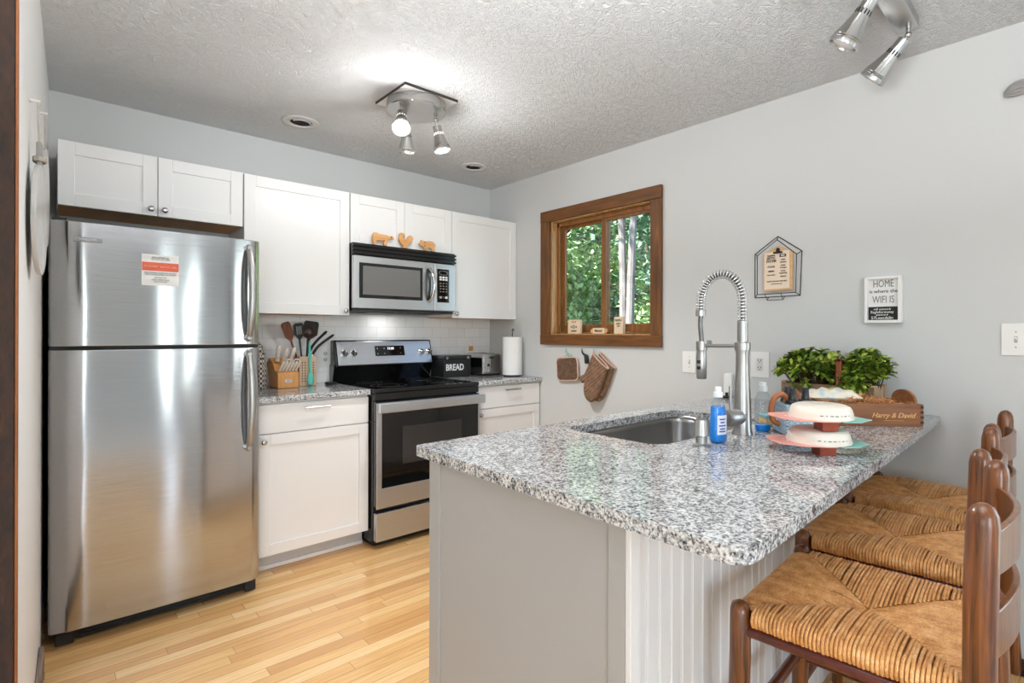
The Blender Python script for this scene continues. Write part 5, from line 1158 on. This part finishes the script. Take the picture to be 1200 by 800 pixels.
for i in range(-24, 50):
    x0 = 1.745 + i * .033
    for sgn in (1, -1):
        pts = []
        xa, xb = (x0, x0 + .51) if sgn > 0 else (x0 + .51, x0)
        ya, yb = -2.055, -1.545
        def cut(p): return None
        t0, t1 = 0.0, 1.0; dx = xb - xa
        lo, hi = 1.745, 2.525
        ta, tb = (lo - xa) / dx, (hi - xa) / dx
        t0 = max(0, min(ta, tb)); t1 = min(1, max(ta, tb))
        if t1 - t0 < .02: continue
        p, r_ = (xa + dx * t0, ya + (yb - ya) * t0), (xa + dx * t1, ya + (yb - ya) * t1)
        q.tube([(p[0], p[1], .0065), (r_[0], r_[1], .0065)], .005, 4)
q.build('mat_lattice', BLACKM, fm, smooth=False)

# ================================================================ OUTSIDE THE WINDOW
HILL = M('forest_floor', (62, 78, 44), .9, var=(1.2, .5), bump=(3, .8, .2))
q = MB(); n = 24; vs = []; fs = []
for i in range(n + 1):
    for j in range(n + 1):
        x = 3.2 + 22 * i / n; y = -10 + 36 * j / n; z = -1.2 + max(0, x - 6) * .55 + .35 * sin(x * 1.3 + y) + .3 * cos(y * .9)
        vs.append((x, y, z))
for i in range(n):
    for j in range(n): x = i * (n + 1) + j; fs.append((x, x + 1, x + n + 2, x + n + 1))
struct(q.add(vs, fs).build('hillside', HILL))
hz = lambda x, y: -1.2 + max(0, x - 6) * .55 + .35 * sin(x * 1.3 + y) + .3 * cos(y * .9)
BARK = wood('birch_bark', (96, 88, 86), (150, 142, 140), 2, .8, 9, long=3, c3=(176, 168, 164)); BARKD = wood('dark_bark', (70, 58, 48), (104, 88, 74), 2, .9, 9)
LV = [leafmat('tree_leaf_light', (116, 150, 92), (150, 182, 122), (190, 210, 160)), leafmat('tree_leaf_mid', (80, 114, 78), (112, 150, 102), (150, 184, 132)), leafmat('tree_leaf_blue', (70, 104, 84), (98, 138, 110), (134, 170, 142))]
for mm in LV:
    b_ = mm.node_tree.nodes['Principled BSDF']; b_.inputs['Roughness'].default_value = .6; b_.inputs['Subsurface Weight'].default_value = 0
def tree(label, x, y, top, rad, zc, N, seed, mat, forks=1, bark=BARKD, rtrunk=.09, lean=0, name='deciduous_tree', size=.12):
    rnd = random.Random(seed); z0 = hz(x, y) - .1; t = thing(name, label, 'tree', (x, y, z0), 0, 'trees outside the kitchen window')
    q = MB()
    for k in range(forks):
        off = (k - (forks - 1) / 2); p = [(x, y, z0)]
        for s_ in range(1, 9):
            f = s_ / 8; p.append((x + .15 * sin(3 * f + k) * f, y + off * .55 * f ** .8 + lean * f + .06 * sin(5 * f + k * 2), z0 + (top - z0) * f))
        q.tube(p, [rtrunk * (1 - .65 * i / 8) for i in range(9)], 9)
    q.build('trunk', bark, t)
    q = MB()
    cl = [(rnd.gauss(0, .55), rnd.gauss(0, .55), rnd.gauss(0, .5)) for _ in range(26)]
    for i in range(N):
        c_ = cl[rnd.randrange(26)]; p = Vector((x + (c_[0] + rnd.gauss(0, .22)) * rad, y + (c_[1] + rnd.gauss(0, .22)) * rad, zc + (c_[2] + rnd.gauss(0, .14)) * rad * 1.1))
        if p.x < 4.4: continue
        d = Vector((rnd.gauss(0, 1), rnd.gauss(0, 1), rnd.gauss(-.25, .45))).normalized(); s_ = d.cross(Vector((rnd.gauss(0, .3), rnd.gauss(0, .3), 1))).normalized(); L = size * rnd.uniform(.7, 1.3); w_ = L * .30; n_ = s_.cross(d)
        q.add([p, p + d * L * .45 + s_ * w_ - n_ * L * .05, p + d * L - n_ * L * .12, p + d * L * .45 - s_ * w_ - n_ * L * .05], [(0, 1, 2), (0, 2, 3)])
    q.build('foliage', mat, t, smooth=False)
tree('forked pale birch trunk seen through the right window pane', 7.0, 1.72, 7.5, 1.1, 5.2, 2500, 3, LV[1], 2, BARK, .085, .2, 'birch_tree')
tree('light green bushy tree filling the left window pane', 7.4, 3.9, 4.2, 1.25, 2.6, 9000, 4, LV[0])
tree('light green low tree under the birch', 8.6, 2.6, 3.0, 1.0, 1.2, 5200, 5, LV[0])
tree('mid green tree behind the left window pane', 9.6, 5.6, 6.5, 1.7, 3.4, 8000, 6, LV[1], size=.15)
tree('mid green tree behind the birch', 10.5, 3.2, 7, 1.8, 3.9, 8000, 7, LV[2], size=.15)
tree('bluish green tree far right behind the birch', 10.2, 1.2, 7, 1.7, 3.2, 7000, 8, LV[2], size=.15)
tree('tall dark tree far behind on the hillside left', 13, 7.5, 9, 2.5, 6.0, 7000, 9, LV[2], size=.2)
tree('tall tree far behind on the hillside right', 13.5, 3.0, 10, 2.6, 6.8, 7000, 10, LV[1], size=.2)
